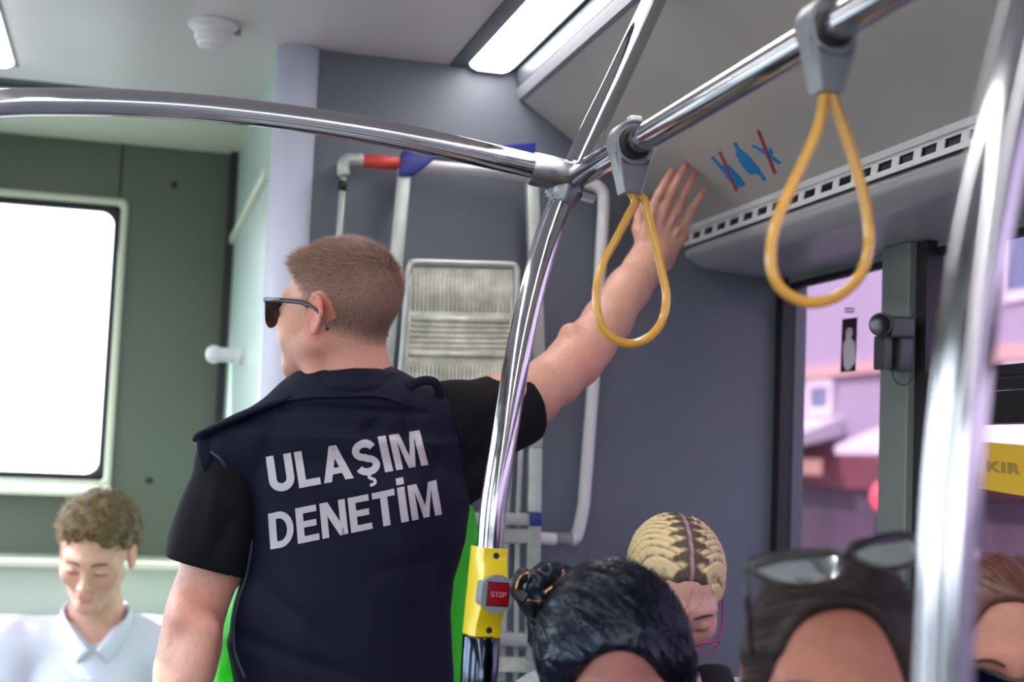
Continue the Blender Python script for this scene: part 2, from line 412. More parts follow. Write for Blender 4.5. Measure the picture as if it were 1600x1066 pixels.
# proud pillar between the two windows
struct('trim_14', bevel(box(XR-.035, XR+.01, yp0+.012, yp1, .3, c4[1]), .003), 'pillar')
struct('trim_15', box(XR-.02, XR+.012, yp0-.022, yp0+.012, .3, c4[1]), 'dark')
# opening-light divider of the near window
dv0 = PX(1560, 662, XR)[2]; dv1 = PX(1560, 572, XR)[2]
ws = R[4][0]
obj('window_divider', merge(box(XR-.012, XR+.03, .04, yp0-.02, dv0, dv0+(dv1-dv0)*.55), box(XR-.004, XR+.03, .04, yp0-.02, dv0+(dv1-dv0)*.6, dv0+(dv1-dv0)*.78), box(XR-.010, XR+.03, .04, yp0-.02, dv0+(dv1-dv0)*.82, dv1)), 'black', ws, smooth=False)
list(sidewall('left', XL, [(YF+.3, -4.6), (-3.4, -2.4), (-1.1, -.4), (.5, 1.2), (1.75, 2.5), (2.62, 3.84)], .85, 1.9, ZC+.05, 'glassL', 8))  # unseen windows, spaced for striped pole reflections and sun patches
struct('wall_front', merge(box(XL, XR, YF-.06, YF, 0, .8), box(XL, XR, YF-.06, YF, 2.05, ZC+.3)), 'pillar')
w = thing('window_16', 'windscreen at the front of the bus', 'window', (0, YF, .8)); w['kind'] = 'structure'
obj('window_pane', box(XL, XR, YF-.03, YF-.026, .8, 2.05), 'glassL', w, smooth=False)

# ceiling lamps
def lamp(xa, xb, ya, yb, label, right):
    t = thing('ceiling_light', label, 'ceiling light', ((xa+xb)/2, (ya+yb)/2, ZC-.01), 'strip lights along the bus ceiling')
    pr = [(xa, ZC+.006), (xa+.006, ZC-.006), (xa+.02, ZC-.012), (xb-.02, ZC-.012), (xb-.006, ZC-.006), (xb, ZC+.006)]
    obj('diffuser', prism(pr, 1, ya, yb-.012), 'lamp', t, smooth=False)
    obj('end_cap', prism([(p[0], p[1]+.0006) for p in pr], 1, yb-.012, yb), 'white', t, smooth=False)
    obj('frame', merge(box(xa-.034, xa-.001, ya, yb+.01, ZC-.004, ZC+.02), box(xb+.001, xb+.006, ya, yb+.01, ZC-.002, ZC+.02)), 'striptrim', t, smooth=False)
lamp(.717*S, .822*S, -5.6, YB-.012, 'long glowing white strip light beside the sloping cove panel', True)
lamp(-.38, -.28, -5.6, 3.2, 'white ceiling strip light on the window side, left of the smoke detector', False)

# smoke detector
c = PZ(334, 36, ZC)
t = thing('smoke_detector', 'round white smoke detector on the pale ceiling', 'smoke detector', tuple(c))
obj('base_ring', lathe([(.044, 0), (.047, -.004), (.047, -.010), (.041, -.014)], c, 32), 'pvc', t, auto=40)
obj('sensor_cap', lathe([(.040, -.014), (.036, -.022), (.034, -.022), (.034, -.026), (.036, -.027), (.033, -.036), (.030, -.037), (.029, -.046), (.022, -.050)], c, 32), 'pvc', t, auto=40)
obj('clip', box(c[0]+.040, c[0]+.052, c[1]-.006, c[1]+.006, c[2]-.018, c[2]-.006), 'greyplastic', t, smooth=False)

# door bumper / handle on the sage side panel
c = P(372, 556, 3.30)
c = np.array([XS, c[1], c[2]])
t = thing('door_buffer', 'short white round buffer sticking out of the pale green side panel', 'buffer', tuple(c))
obj('stem', lathe([(.022, 0), (.022, .012), (.017, .014), (.017, .055)], c, 24, (-1, 0, 0)), 'pvc', t, auto=40)
obj('tip', lathe([(.019, .055), (.021, .06), (.021, .07), (.014, .08), (.004, .083)], c, 24, (-1, 0, 0)), 'pvc', t, auto=60)

# ------------------------------------------------------------------ white tube frame + step ladder on the partition
YT = 2.768
def px3(l, Y): return [P(a, b, Y) for a, b in l]
t = thing('tube_frame', 'white tubular frame fixed to the grey partition behind the step ladder', 'frame', tuple(P(730, 845, YT)))
pth = catmull(px3([(560, 250), (700, 263), (840, 277), (915, 286)], YT), 4)+catmull(px3([(932, 290), (942, 302), (943, 330)], YT), 4)+px3([(930, 560), (912, 790)], YT)+catmull(px3([(905, 825), (898, 842), (880, 844)], YT), 4)+px3([(840, 841), (600, 832)], YT)
obj('frame_tube', tube(pth, .0128, 16), 'pvc', t)
obj('elbow_joint', tube(px3([(893, 844), (868, 843)], YT), .0146, 16), 'greyplastic', t)
obj('corner_cap', tube(catmull(px3([(566, 251), (545, 250), (537, 258), (537, 275)], YT), 4), .0128, 16), 'alu', t)
obj('thin_leg', tube(px3([(537, 275), (528, 400), (512, 620), (500, 780)], YT), .007, 12), 'alu', t, label='thin metal leg of the frame')
obj('leg_clip', tube(px3([(536, 283), (534, 298)], YT), .009, 12), 'dark', t)
obj('warning_sticker', tube(px3([(567, 251), (628, 256)], YT), .0134, 16), 'redprint', t)
# ladder
YL = 2.70
t = thing('step_ladder', 'folded aluminium step ladder with blue plastic top leaning against the partition', 'ladder', tuple(P(740, 1060, YL)))
def bar(pts, w, d, Y=YL):
    a = px3(pts, Y); return tube(a, 1, 4, flat=None) if False else flatbar(a, w, d)
def flatbar(a, w, d):
    g = G(); a = [np.array(x) for x in a]; ax = a[-1]-a[0]; ax /= np.linalg.norm(ax); s = np.cross(ax, [0, 1, 0]); s /= np.linalg.norm(s); dy = np.array([0, d, 0])
    for i in range(len(a)-1):
        q = [a[i]-s*w/2, a[i]+s*w/2, a[i+1]+s*w/2, a[i+1]-s*w/2]; g.hexa(q, [x+dy for x in q])
    return g.get()
obj('side_rail', bevel(bar([(634, 262), (600, 620), (575, 900), (560, 1066)], .026, .02), .003), 'alu', t)
obj('side_rail', bevel(bar([(833, 285), (843, 560), (838, 700), (835, 900), (832, 1100)], .026, .02), .003), 'alu', t)
obj('rear_leg', bevel(bar([(800, 620), (790, 800), (783, 1066)], .018, .016, YL+.012), .002), 'alu', t)
obj('rear_leg', bevel(bar([(818, 610), (810, 800), (806, 1066)], .010, .016, YL+.012), .002), 'alu', t)
obj('rear_leg', bevel(bar([(618, 610), (600, 800), (590, 1066)], .018, .016, YL+.012), .002), 'alu', t)
obj('top_cap', bevel(slab_px([(630, 236), (838, 222), (836, 262), (690, 246)], YL-.004, .03), .003), 'blue', t)
obj('top_cap', bevel(merge(slab_px([(630, 234), (690, 240), (650, 272), (624, 274)], YL-.012, .03)), .003), 'blue', t)
obj('rung', bevel(slab_px([(560, 799), (845, 803), (845, 822), (560, 818)], YL-.01, .03), .002), 'alu', t)
obj('rung', bevel(slab_px([(560, 822), (845, 826), (845, 850), (560, 846)], YL+.004, .03), .002), 'alu', t)
obj('rung', bevel(slab_px([(560, 982), (850, 992), (850, 1012), (560, 1002)], YL-.01, .04), .002), 'alu', t)
obj('rung', bevel(slab_px([(560, 1024), (850, 1028), (850, 1052), (560, 1048)], YL+.004, .03), .002), 'tread', t)
obj('corner_block', bevel(slab_px([(829, 800), (847, 801), (847, 823), (829, 822)], YL-.018, .03), .002), 'blue', t)
# ribbed platform: frame + ribs
def platform():
    a = px3([(640, 409), (808, 414), (806, 640), (622, 640)], YL-.012)
    def at(u, v): return (a[0]*(1-u)+a[1]*u)*(1-v)+(a[3]*(1-u)+a[2]*u)*v
    fr = catmull([at(.0, .08), at(.015, .02), at(.07, .0), at(.5, .0), at(.93, .0), at(.985, .02), at(1, .08), at(1, .5), at(1, 1)], 5)
    fr2 = [at(0, v) for v in np.linspace(1, .08, 6)]
    f1 = tube(fr2+fr, .0065, 10)
    g = G()
    q = [at(.03, .03), at(.97, .03), at(1, 1), at(0, 1)]; g.hexa([x+np.array([0, .008, 0]) for x in q], [x+np.array([0, .02, 0]) for x in q])
    ribs = []
    for (v0, v1, n) in ((.07, .33, 24), (.70, 1.0, 26)):
        for k in range(n):
            u = .07+.86*k/(n-1); ribs.append(tube([at(u, v0)+np.array([0, .006, 0]), at(u, v1)+np.array([0, .006, 0])], .0024, 6))
    for v in (.38, .62): ribs.append(tube([at(.06, v)+np.array([0, .006, 0]), at(.94, v+.01)+np.array([0, .006, 0])], .006, 8))
    for k in range(5):
        v = .43+.036*k; ribs.append(tube([at(.06, v)+np.array([0, .006, 0]), at(.94, v)+np.array([0, .006, 0])], .0022, 6))
    return f1, g.get(), merge(*ribs)
f1, g1, r1 = platform()
pl = obj('platform', g1, 'tread', t, smooth=False)
obj('platform_rim', f1, 'alu', pl); obj('ribbing', r1, 'tread', pl)

# ------------------------------------------------------------------ grab rails
t = thing('grab_rail', 'curved chrome hand rail crossing the bus from left to the pole joint', 'hand rail', tuple(P(835, 264, 1.95)))
obj('rail_tube', tube(catmull([P(-160, 175, 1.93)]+px3([(0, 161), (100, 159), (200, 161), (300, 167), (400, 177.5), (500, 191), (600, 208), (700, 229), (790, 250), (850, 264)], 1.94), 8), .0182, 28), 'chrome', t)
# vertical stanchion
pole = [P(748, 1066, 1.885)-np.array([0.03, -.0, 1.10]), P(748, 1066, 1.885)-np.array([.012, 0, .3])]
for a, b, Y in [(748, 1066, 1.885), (752, 1000, 1.885), (765, 866, 1.885), (772, 785, 1.885), (787, 690, 1.89), (803, 590, 1.90), (823, 490, 1.915), (849, 390, 1.93), (878, 308, 1.95), (903, 252, 1.96), (930, 195, 1.97), (958, 138, 1.985), (985, 80, 2.00), (1012, 22, 2.015), (1040, -38, 2.03), (1063, -86, 2.035)]: pole.append(P(a, b, Y))
top = pole[-1]
t = thing('stanchion_pole', 'curved chrome standing pole running from floor to ceiling in front of the inspector', 'pole', (float(pole[0][0]), float(pole[0][1]), 0))
pole[0] = np.array([pole[0][0], pole[0][1], 0.0])
obj('pole_tube', tube(catmull(pole, 8), .0182, 28), 'chrome', t)
sl = [P(752.5, 992, 1.885), P(748.5, 1066, 1.885)]; d = sl[1]-sl[0]
sl2 = [sl[0], sl[0]+d*.02, sl[1], sl[1]+d*3, sl[1]+d*6]
obj('pole_sleeve', tube([sl[0]-d*.0, sl[0]+d*.04]+sl2[2:], [.023, .0255, .0255, .0255, .0255], 28), 'steel', t, label='wider dark steel sleeve low on the pole')
obj('floor_flange', lathe([(.05, 0), (.05, .008), (.022, .02)], (pole[0][0], pole[0][1], 0)), 'steel', t)
# cast joint
J = P(905, 266, 1.95)
t = thing('rail_joint', 'grey cast metal tee joint where the rails meet the pole', 'pipe joint', tuple(J))
obj('clamp_body', tube(px3([(829, 263), (838, 265), (870, 272), (893, 280), (912, 290)], 1.945), [.0235, .0245, .0245, .0245, .015], 24), 'cast', t, auto=50)
obj('clamp_collar', tube([P(873, 318, 1.95), P(878, 306, 1.95), P(884, 292, 1.95), P(896, 264, 1.96)], [.0225, .026, .026, .022], 24), 'cast', t, auto=50)
obj('bolt', lathe([(.006, 0), (.006, .02)], P(850, 300, 1.95), 6, (1, 0, -.2)), 'chrome', t, smooth=False)
obj('bolt', lathe([(.0065, 0), (.0065, .02)], P(908, 306, 1.93), 6, (1, 0, -.2)), 'chrome', t, smooth=False)
# longitudinal rail
ra = P(903, 276, 1.93); rb = P(1290, 48, 1.29)
dirr = (rb-ra)/np.linalg.norm(rb-ra)
RA, RB = ra, ra+dirr*3.6
t = thing('grab_rail', 'straight chrome overhead rail running forward with the hanging straps', 'hand rail', tuple(RA))
obj('rail_tube', tube([RA-dirr*.005, RA+dirr*.01, RB], [.014, .0182, .0182], 28), 'chrome', t)
# foreground pole
fp = [P(a, b, .80) for a, b in [(1460, 1500), (1466, 1250), (1473, 1066), (1482, 850), (1493, 700), (1515, 500), (1545, 310), (1582, 130), (1612, 10), (1650, -130), (1700, -290)]]
t = thing('stanchion_pole', 'blurred chrome pole close to the lens at the right edge', 'pole', (float(fp[0][0]), float(fp[0][1]), 0))
obj('pole_tube', tube([np.array([fp[0][0]-.01, fp[0][1], 0])]+catmull(fp, 8), .0182, 28), 'chrome', t)

# hanging straps
def strap(px, py, Y, bot, loop, label):
    o = np.array(P(px, py, Y)); # point on the rail axis
    k = ((o-RA)@dirr); o = RA+dirr*k
    t = thing('hanging_strap', label, 'hanging strap', tuple(o), 'grab handles on the overhead rail')
    m = mpp(px, py, Y)
    bz = o[2]-bot
    yv = np.array([0, 1, 0])
    # holder: plate outline in the XZ plane with flanges
    out = []
    for a in range(-20, 201, 20):
        out.append((o[0]+.0285*math.cos(math.radians(a)), o[2]+.002+.0285*math.sin(math.radians(a))))
    out += [(o[0]-.027, o[2]-.018), (o[0]-.0105, bz), (o[0]+.0105, bz), (o[0]+.027, o[2]-.018)]
    hb = bevel(prism(out, 1, o[1]-.011, o[1]+.011), .002)
    obj('holder', hb, 'greyplastic', t, auto=35)
    fl = G()
    for s in (-1, 1):
        q = [(o[0]+s*.0285, o[1]-.019, o[2]-.0), (o[0]+s*.0285, o[1]+.019, o[2]-.0), (o[0]+s*.0125, o[1]+.015, bz-.001), (o[0]+s*.0125, o[1]-.015, bz-.001)]
        fl.hexa(q, [(x-s*.0035, y, z) for x, y, z in q])
    arc = []
    obj('flange', bevel(merge(fl.get(), ring([(o[0]+.0305*math.cos(math.radians(a)), o[2]+.001+.0305*math.sin(math.radians(a))) for a in range(0, 360, 15)],
                              [(o[0]+.027*math.cos(math.radians(a)), o[2]+.001+.027*math.sin(math.radians(a))) for a in range(0, 360, 15)], 1, o[1]-.017, o[1]+.017)), .0008, 1), 'greyplastic', t, auto=35)
    obj('bushing', lathe([(.0192, -.015), (.0225, -.013), (.0225, .013), (.0192, .015)], o, 28, (0, -1, 0)), 'dark', t, auto=40)
    obj('lock_tab', bevel(box(o[0]-.006, o[0]+.010, o[1]-.009, o[1]+.009, o[2]+.029, o[2]+.038), .002), 'pvc', t)
    pts = [P(a, b, Y*.998) for a, b in loop]
    pts[0] = np.array([o[0]-.003, o[1], bz+.012]); pts[-1] = np.array([o[0]+.003, o[1], bz+.012])
    pts[0] = np.array([o[0]-.002, o[1], bz+.006]); pts[-1] = np.array([o[0]+.002, o[1], bz+.006])
    obj('loop', tube(catmull(pts, 10), 1, 14, flat=(.0058, .0052), up=(0, 1, 0)), 'strap', t)
strap(1011, 209, 1.752, .066, [(1000, 292), (992, 315), (983, 335), (962, 375), (941, 415), (932, 455), (936, 498), (952, 524), (983, 537), (1014, 527), (1035, 500), (1041, 462), (1033, 420), (1022, 375), (1011, 334), (1006, 312), (1003, 292)], 'amber hanging strap in front of the raised hand')
strap(1303, 41, 1.285, .067, [(1298, 145), (1278, 200), (1252, 260), (1224, 320), (1207, 370), (1206, 420), (1224, 455), (1265, 473), (1310, 462), (1345, 428), (1358, 380), (1352, 320), (1334, 250), (1316, 195), (1302, 145)], 'larger amber hanging strap nearer the lens, before the side window')

# stop button box on the pole
C0 = P(760, 924, 1.862); axp = P(753, 992, 1.885)-P(766.5, 854, 1.885); axp = -axp/np.linalg.norm(axp)    # up the pole
fwd = np.array([.10, -1, 0.]); fwd -= axp*(fwd@axp); fwd /= np.linalg.norm(fwd)     # toward the viewer
rgt = np.cross(axp, -fwd); rgt = np.cross(fwd, axp); rgt /= np.linalg.norm(rgt)
if rgt[0] < 0: rgt = -rgt
PC = P(760, 924, 1.885)
t = thing('stop_button', 'yellow stop request box clamped on the chrome pole', 'stop button', tuple(PC))
def loc(u, v, w): return PC+rgt*u+axp*v+fwd*w
def housing():
    g = G(); H = .0590; n = 24; prev = None; rows = []
    for i in range(n+1):
        v = -H+2*H*i/n; s = abs(v)/H
        # side profile: front face bulges in the middle
        wfr = .0215+.010*(1-min(1, max(0, (s-.35)/.42)))
        half = .0212
        pr = [(-half, -.02), (-half, .012), (-half+.004, wfr-.001), (-half+.009, wfr), (half-.009, wfr), (half-.004, wfr-.001), (half, .012), (half, -.02)]
        rows.append([loc(a, v, b) for a, b in pr])
    m_ = len(rows[0]); v = [p for r in rows for p in r]; f = []
    for i in range(n):
        for k in range(m_): f.append((i*m_+k, i*m_+(k+1) % m_, (i+1)*m_+(k+1) % m_, (i+1)*m_+k))
    f += [tuple(range(m_))[::-1], tuple(range(n*m_, n*m_+m_))]
    return v, f
obj('housing', housing(), 'yellow', t, auto=50)
def face_outline(r, hw, n=40):
    out = []
    for k in range(n):
        a = 2*math.pi*k/n; x = r*math.cos(a); y = r*math.sin(a); out.append((max(-hw, min(hw, x)), y))
    return out
def locprism(poly, w0, w1, inset=0):
    n = len(poly); v = [loc(a, b, w0) for a, b in poly]+[loc(a*(1-inset), b*(1-inset), w1) for a, b in poly]
    return v, [tuple(range(n))[::-1], tuple(range(n, 2*n))]+[(i, (i+1) % n, n+(i+1) % n, n+i) for i in range(n)]
obj('bezel', locprism([(a+.002, b) for a, b in face_outline(.0265, .0232)], .018, .038, .04), 'bezel', t, auto=35)
bt = obj('push_button', bevel(locprism([(-.0115, -.0145), (.0175, -.0145), (.0175, .0145), (-.0115, .0145)], .03, .0388), .0006), 'red', t, auto=35, label='dark red square button face reading STOP')
obj('button_surround', locprism([(-.013, -.016), (.019, -.016), (.019, .016), (-.013, .016)], .03, .0384), 'black', t, smooth=False)
for v in (.0495, -.0495):
    p0 = loc(.001, v, .0213)
    obj('screw', lathe([(.0042, 0), (.0042, .0012), (.0022, .0016)], p0, 16, tuple(fwd)), 'dark', t, auto=30)
# segment-style letters S T O P
seg = {'S': [((1, 2), (0, 2)), ((0, 2), (0, 1)), ((0, 1), (1, 1)), ((1, 1), (1, 0)), ((1, 0), (0, 0))], 'T': [((0, 2), (1, 2)), ((.5, 2), (.5, 0))],
       'O': [((0, 0), (1, 0)), ((1, 0), (1, 2)), ((1, 2), (0, 2)), ((0, 2), (0, 0))], 'P': [((0, 0), (0, 2)), ((0, 2), (1, 2)), ((1, 2), (1, 1)), ((1, 1), (0, 1))]}
gl = G()
for i, ch in enumerate('STOP'):
    ox = -.0068+i*.0057; 
    for (a, b), (c_, d_) in seg[ch]:
        sx, sy = .0036, .0028; p = np.array([ox+a*sx, -.003+b*sy]); q = np.array([ox+c_*sx, -.003+d_*sy]); dd = q-p; nn = np.array([-dd[1], dd[0]])/np.linalg.norm(dd)*.00045; ee = dd/np.linalg.norm(dd)*.00045
        quad = [p-nn-ee, q-nn+ee, q+nn+ee, p+nn-ee]; gl.hexa([loc(x, y, .0386) for x, y in quad], [loc(x, y, .0391) for x, y in quad])
obj('lettering', gl.get(), 'stoptext', bt, smooth=False, label='pale STOP lettering')

# ------------------------------------------------------------------ stickers on the cove, scuffs
def cove_pt(px, py, lift=.001):
    d = ray(px, py); a = np.array([c0[0], 0, c0[1]]); e = np.array([c1[0]-c0[0], 0, c1[1]-c0[1]]); n = np.cross(e, [0, 1, 0]); n /= np.linalg.norm(n)
    s = ((a-CAM)@n)/(d@n); p = CAM+d*s
    if (CAM-p)@n < 0: n = -n
    return p+n*lift
def cove_poly(px, lift=.001, n=None):
    p = [cove_pt(a, b, lift) for a, b in px]; q = [cove_pt(a, b, lift-.0012) for a, b in px]; k = len(p)
    return p+q, [tuple(range(k)), tuple(range(2*k-1, k-1, -1))]+[(i, (i+1) % k, k+(i+1) % k, k+i) for i in range(k)]
t = thing('warning_sticker', 'row of blue figures and red slashes stuck on the sloping cove panel', 'sticker', tuple(cove_pt(1170, 250)))
o1 = lambda l: [(960+a/3.807, 140+b/3.807) for a, b in l]
obj('blue_figure', cove_poly(o1([(705, 315), (725, 310), (742, 350), (775, 372), (800, 395), (835, 440), (862, 468), (872, 495), (895, 520), (900, 535), (885, 538), (868, 505), (840, 498), (815, 505), (788, 480), (765, 455), (745, 430), (738, 405), (722, 385), (728, 355)]), .0018), 'sblue', t, smooth=False)
obj('blue_figure', cove_poly(o1([(570, 395), (590, 398), (640, 450), (690, 455), (720, 490), (745, 515), (778, 565), (740, 578), (690, 545), (640, 480)]), .0015), 'sblue', t, smooth=False)
obj('blue_figure', merge(cove_poly(o1([(822, 325), (900, 362), (992, 432), (975, 440), (890, 378), (820, 335)]), .0015), cove_poly(o1([(925, 340), (945, 370), (935, 400), (915, 395)]), .0015)), 'sblue', t, smooth=False)
obj('red_slash', cove_poly(o1([(850, 240), (862, 240), (962, 495), (950, 500)]), .0024), 'sred', t, smooth=False)
obj('red_slash', cove_poly(o1([(622, 368), (634, 368), (735, 595), (722, 600)]), .0024), 'sred', t, smooth=False)
c = PX(1276, 328, (c3[0]+c2[0])/2)
# CCTV camera on the pillar
Y0 = PX(1403, 535, XR-.03)[1]
cc = PX(1418, 535, XR-.035)
t = thing('surveillance_camera', 'small dark grey surveillance camera mounted on the window pillar', 'camera', tuple(cc))
hp = []
bx = XR-.035
def cpt(px, py, X): return PX(px, py, X)
q = [(1374, 500), (1428, 504), (1424, 572), (1404, 573), (1404, 545), (1396, 545), (1394, 572), (1376, 571)]
obj('housing', bevel(box(bx-.045, bx, cc[1]-.028, cc[1]+.03, cc[2]+.004, cc[2]+.042), .006, 3), 'cctv', t, auto=40)
obj('barrel', lathe([(.019, 0), (.021, .01), (.021, .035), (.018, .037)], (bx-.038, cc[1]+.012, cc[2]+.028), 24, (-.8, -.9, -.05)), 'cctv', t, auto=40)
obj('lens', lathe([(.0175, 0), (.0175, .0395), (.014, .0398)], (bx-.038, cc[1]+.012, cc[2]+.028), 24, (-.8, -.9, -.05)), 'lens', t, auto=40)
obj('bracket', bevel(merge(box(bx-.05, bx-.036, cc[1]-.012, cc[1]+.03, cc[2]-.05, cc[2]+.01), box(bx-.026, bx, cc[1]-.022, cc[1]+.02, cc[2]-.052, cc[2]+.01)), .003), 'cctv', t, auto=40)
cb = catmull([cc+np.array([-.01, -.03, .04]), cc+np.array([-.004, -.032, .06]), cc+np.array([0, -.03, .075]), cc+np.array([.004, -.02, .09])], 5)
obj('cable', tube(cb, .0012, 6), 'black', t); obj('cable', (tube(catmull([cc+np.array([-.03, 0, -.05]), cc+np.array([-.034, -.02, -.072]), cc+np.array([-.02, -.03, -.078]), cc+np.array([-.004, -.03, -.06])], 5), .001, 6)), 'black', t)
# figure sticker on the glass
XG = XR+.010
def gpoly(l, X, th=.0012):
    p = [PX(a, b, X) for a, b in l]; k = len(p); q = [x+np.array([th, 0, 0]) for x in p]
    return p+q, [tuple(range(k)), tuple(range(2*k-1, k-1, -1))]+[(i, (i+1) % k, k+(i+1) % k, k+i) for i in range(k)]
t = thing('window_sticker', 'upright dark sticker with a white figure on the rear side window', 'sticker', tuple(PX(1325, 580, XG)))
obj('sticker_back', gpoly([(1316, 499), (1339, 496), (1336, 580), (1313, 582)], XG-.001), 'stickerdark', t, smooth=False)
obj('white_figure', gpoly([(1325, 512), (1331, 513), (1332, 522), (1329, 528), (1335, 535), (1336, 566), (1332, 572), (1327, 578), (1322, 579), (1318, 572), (1317, 538), (1322, 530), (1321, 518)], XG-.0022), 'stickerwhite', t, smooth=False)
obj('caption', merge(*[gpoly([(1320+i*5, 481+j*5), (1324+i*5, 481+j*5), (1324+i*5, 484+j*5), (1320+i*5, 484+j*5)], XG-.001) for i in range(3) for j in range(2)]), 'greyplastic', t, smooth=False)

# ------------------------------------------------------------------ text meshes
def text_geo(s, bold=0.0):
    cu = bpy.data.curves.new('t', 'FONT'); cu.body = s; cu.size = 1; cu.resolution_u = 5; cu.offset = bold; cu.fill_mode = 'BOTH'
    cu.space_character = 1.06
    o = bpy.data.objects.new('t', cu); COL.objects.link(o)
    dg = bpy.context.evaluated_depsgraph_get(); me = bpy.data.meshes.new_from_object(o.evaluated_get(dg))
    COL.objects.unlink(o); bpy.data.objects.remove(o); return me
# yellow sign on the near window
t = thing('exit_sign', 'yellow printed sticker on the near side window at the right edge', 'sign', tuple(PX(1530, 765, XG)))
obj('sign_panel', gpoly([(1531, 690), (1720, 706), (1715, 795), (1527, 763)], XG-.001), 'signyellow', t, smooth=False)
me = text_geo('KIR B', .03); vs = np.array([v.co[:] for v in me.vertices]); u = (vs[:, 0]-vs[:, 0].min())/np.ptp(vs[:, 0]); v_ = (vs[:, 1])/.72
pts = [PX(1541+a*82, 736+a*8-b*17, XG-.003) for a, b in zip(u, v_)]
obj('lettering', (pts, [tuple(p.vertices) for p in me.polygons]), 'signprint', t, smooth=False)

# ------------------------------------------------------------------ street outside the right windows
struct('ground', box(-60, 80, -60, 80, -1.0, -.9), 'asphalt')
XW = 8.0
def fbox(px0, px1, py0, py1, t0=0, t1=.3, X=None):
    X = X or XW; a = PX(px0, py0, X); b = PX(px1, py1, X); ya, yb = sorted((a[1], b[1])); za, zb = sorted((a[2], b[2]))
    return box(X-t1, X+t0, ya, yb, za, zb)
yA, yB_ = 6.0, 26
t = thing('street_building', 'pink rendered building with shops seen through the side windows', 'building', (XW, 14, -.9))
obj('wall', box(XW, XW+6, yA, yB_, -.9, 9), 'facade', t, smooth=False)
z_ = lambda px, py: PX(px, py, XW)[2]
obj('cornice', box(XW-.12, XW, yA, yB_, z_(1300, 590), z_(1300, 572)), 'facade2', t, smooth=False)
obj('shop_fascia', box(XW-.15, XW, yA, yB_, z_(1300, 762), z_(1300, 702)), 'facade3', t, smooth=False)
obj('shop_front', box(XW-.05, XW, yA, yB_, -.9, z_(1300, 762)), 'shopdark', t, smooth=False)
aw = PX(1285, 665, XW); 
for (ya, yb, ty) in ((14.9, 17.4, 0), (10.0, 13.4, 0)):
    z1 = z_(1285, 668); obj('awning', merge(prism([(XW, z1+.12), (XW-.9, z1-.25), (XW-.9, z1-.34), (XW, z1-.1)], 1, ya, yb)), 'awning', t, smooth=False)
def wnd(ya, yb, za, zb):
    f = obj('window', ring([(ya, za), (yb, za), (yb, zb), (ya, zb)], [(ya+.1, za+.1), (yb-.1, za+.1), (yb-.1, zb-.1), (ya+.1, zb-.1)], 0, XW-.06, XW+.01), 'awning', t, smooth=False)
    obj('pane', box(XW-.03, XW-.01, ya+.08, yb-.08, za+.08, zb-.08), 'bglass', f, smooth=False)
za, zb = z_(1285, 650), z_(1285, 592)
for (ya, yb) in ((15.1, 15.75), (16.1, 16.7), (11.0, 11.7), (12.3, 12.9)): wnd(ya, yb, za, zb)
for (ya, yb) in ((9.8, 10.5), (11.0, 11.8), (12.2, 12.9)): wnd(ya, yb, 3.1, 4.0)
for k in range(7):
    y = 10.2+k*.62; obj('shop_post', box(XW-.12, XW-.04, y, y+.1, -.9, .75), 'awning' if k % 2 else 'bglass', t, smooth=False)
gsn = G(); rs = random.Random(2)
for k in range(9):
    y = 15.1+k*.16; gsn.box(XW-.2, XW-.16, y, y+.09, z_(1270, 742), z_(1270, 718))
obj('shop_letters', gsn.get(), 'signwarm', t, smooth=False, label='warm lit shop letters')
c = PX(1381, 776, XW-.8)
t2 = thing('traffic_light', 'red light glowing beyond the rear side window', 'traffic light', (float(c[0]), float(c[1]), -.9))
obj('lamp_head', bevel(box(c[0], c[0]+.3, c[1]-.18, c[1]+.18, c[2]-.55, c[2]+.25), .03), 'black', t2)
obj('lamp_lens', lathe([(.15, 0), (.15, .03), (.09, .07)], (c[0], c[1], c[2]), 24, (-1, -.3, 0)), 'signred', t2)
obj('post', lathe([(.06, 0), (.06, c[2]+.6)], (c[0]+.15, c[1], -.9), 12), 'greyplastic', t2)
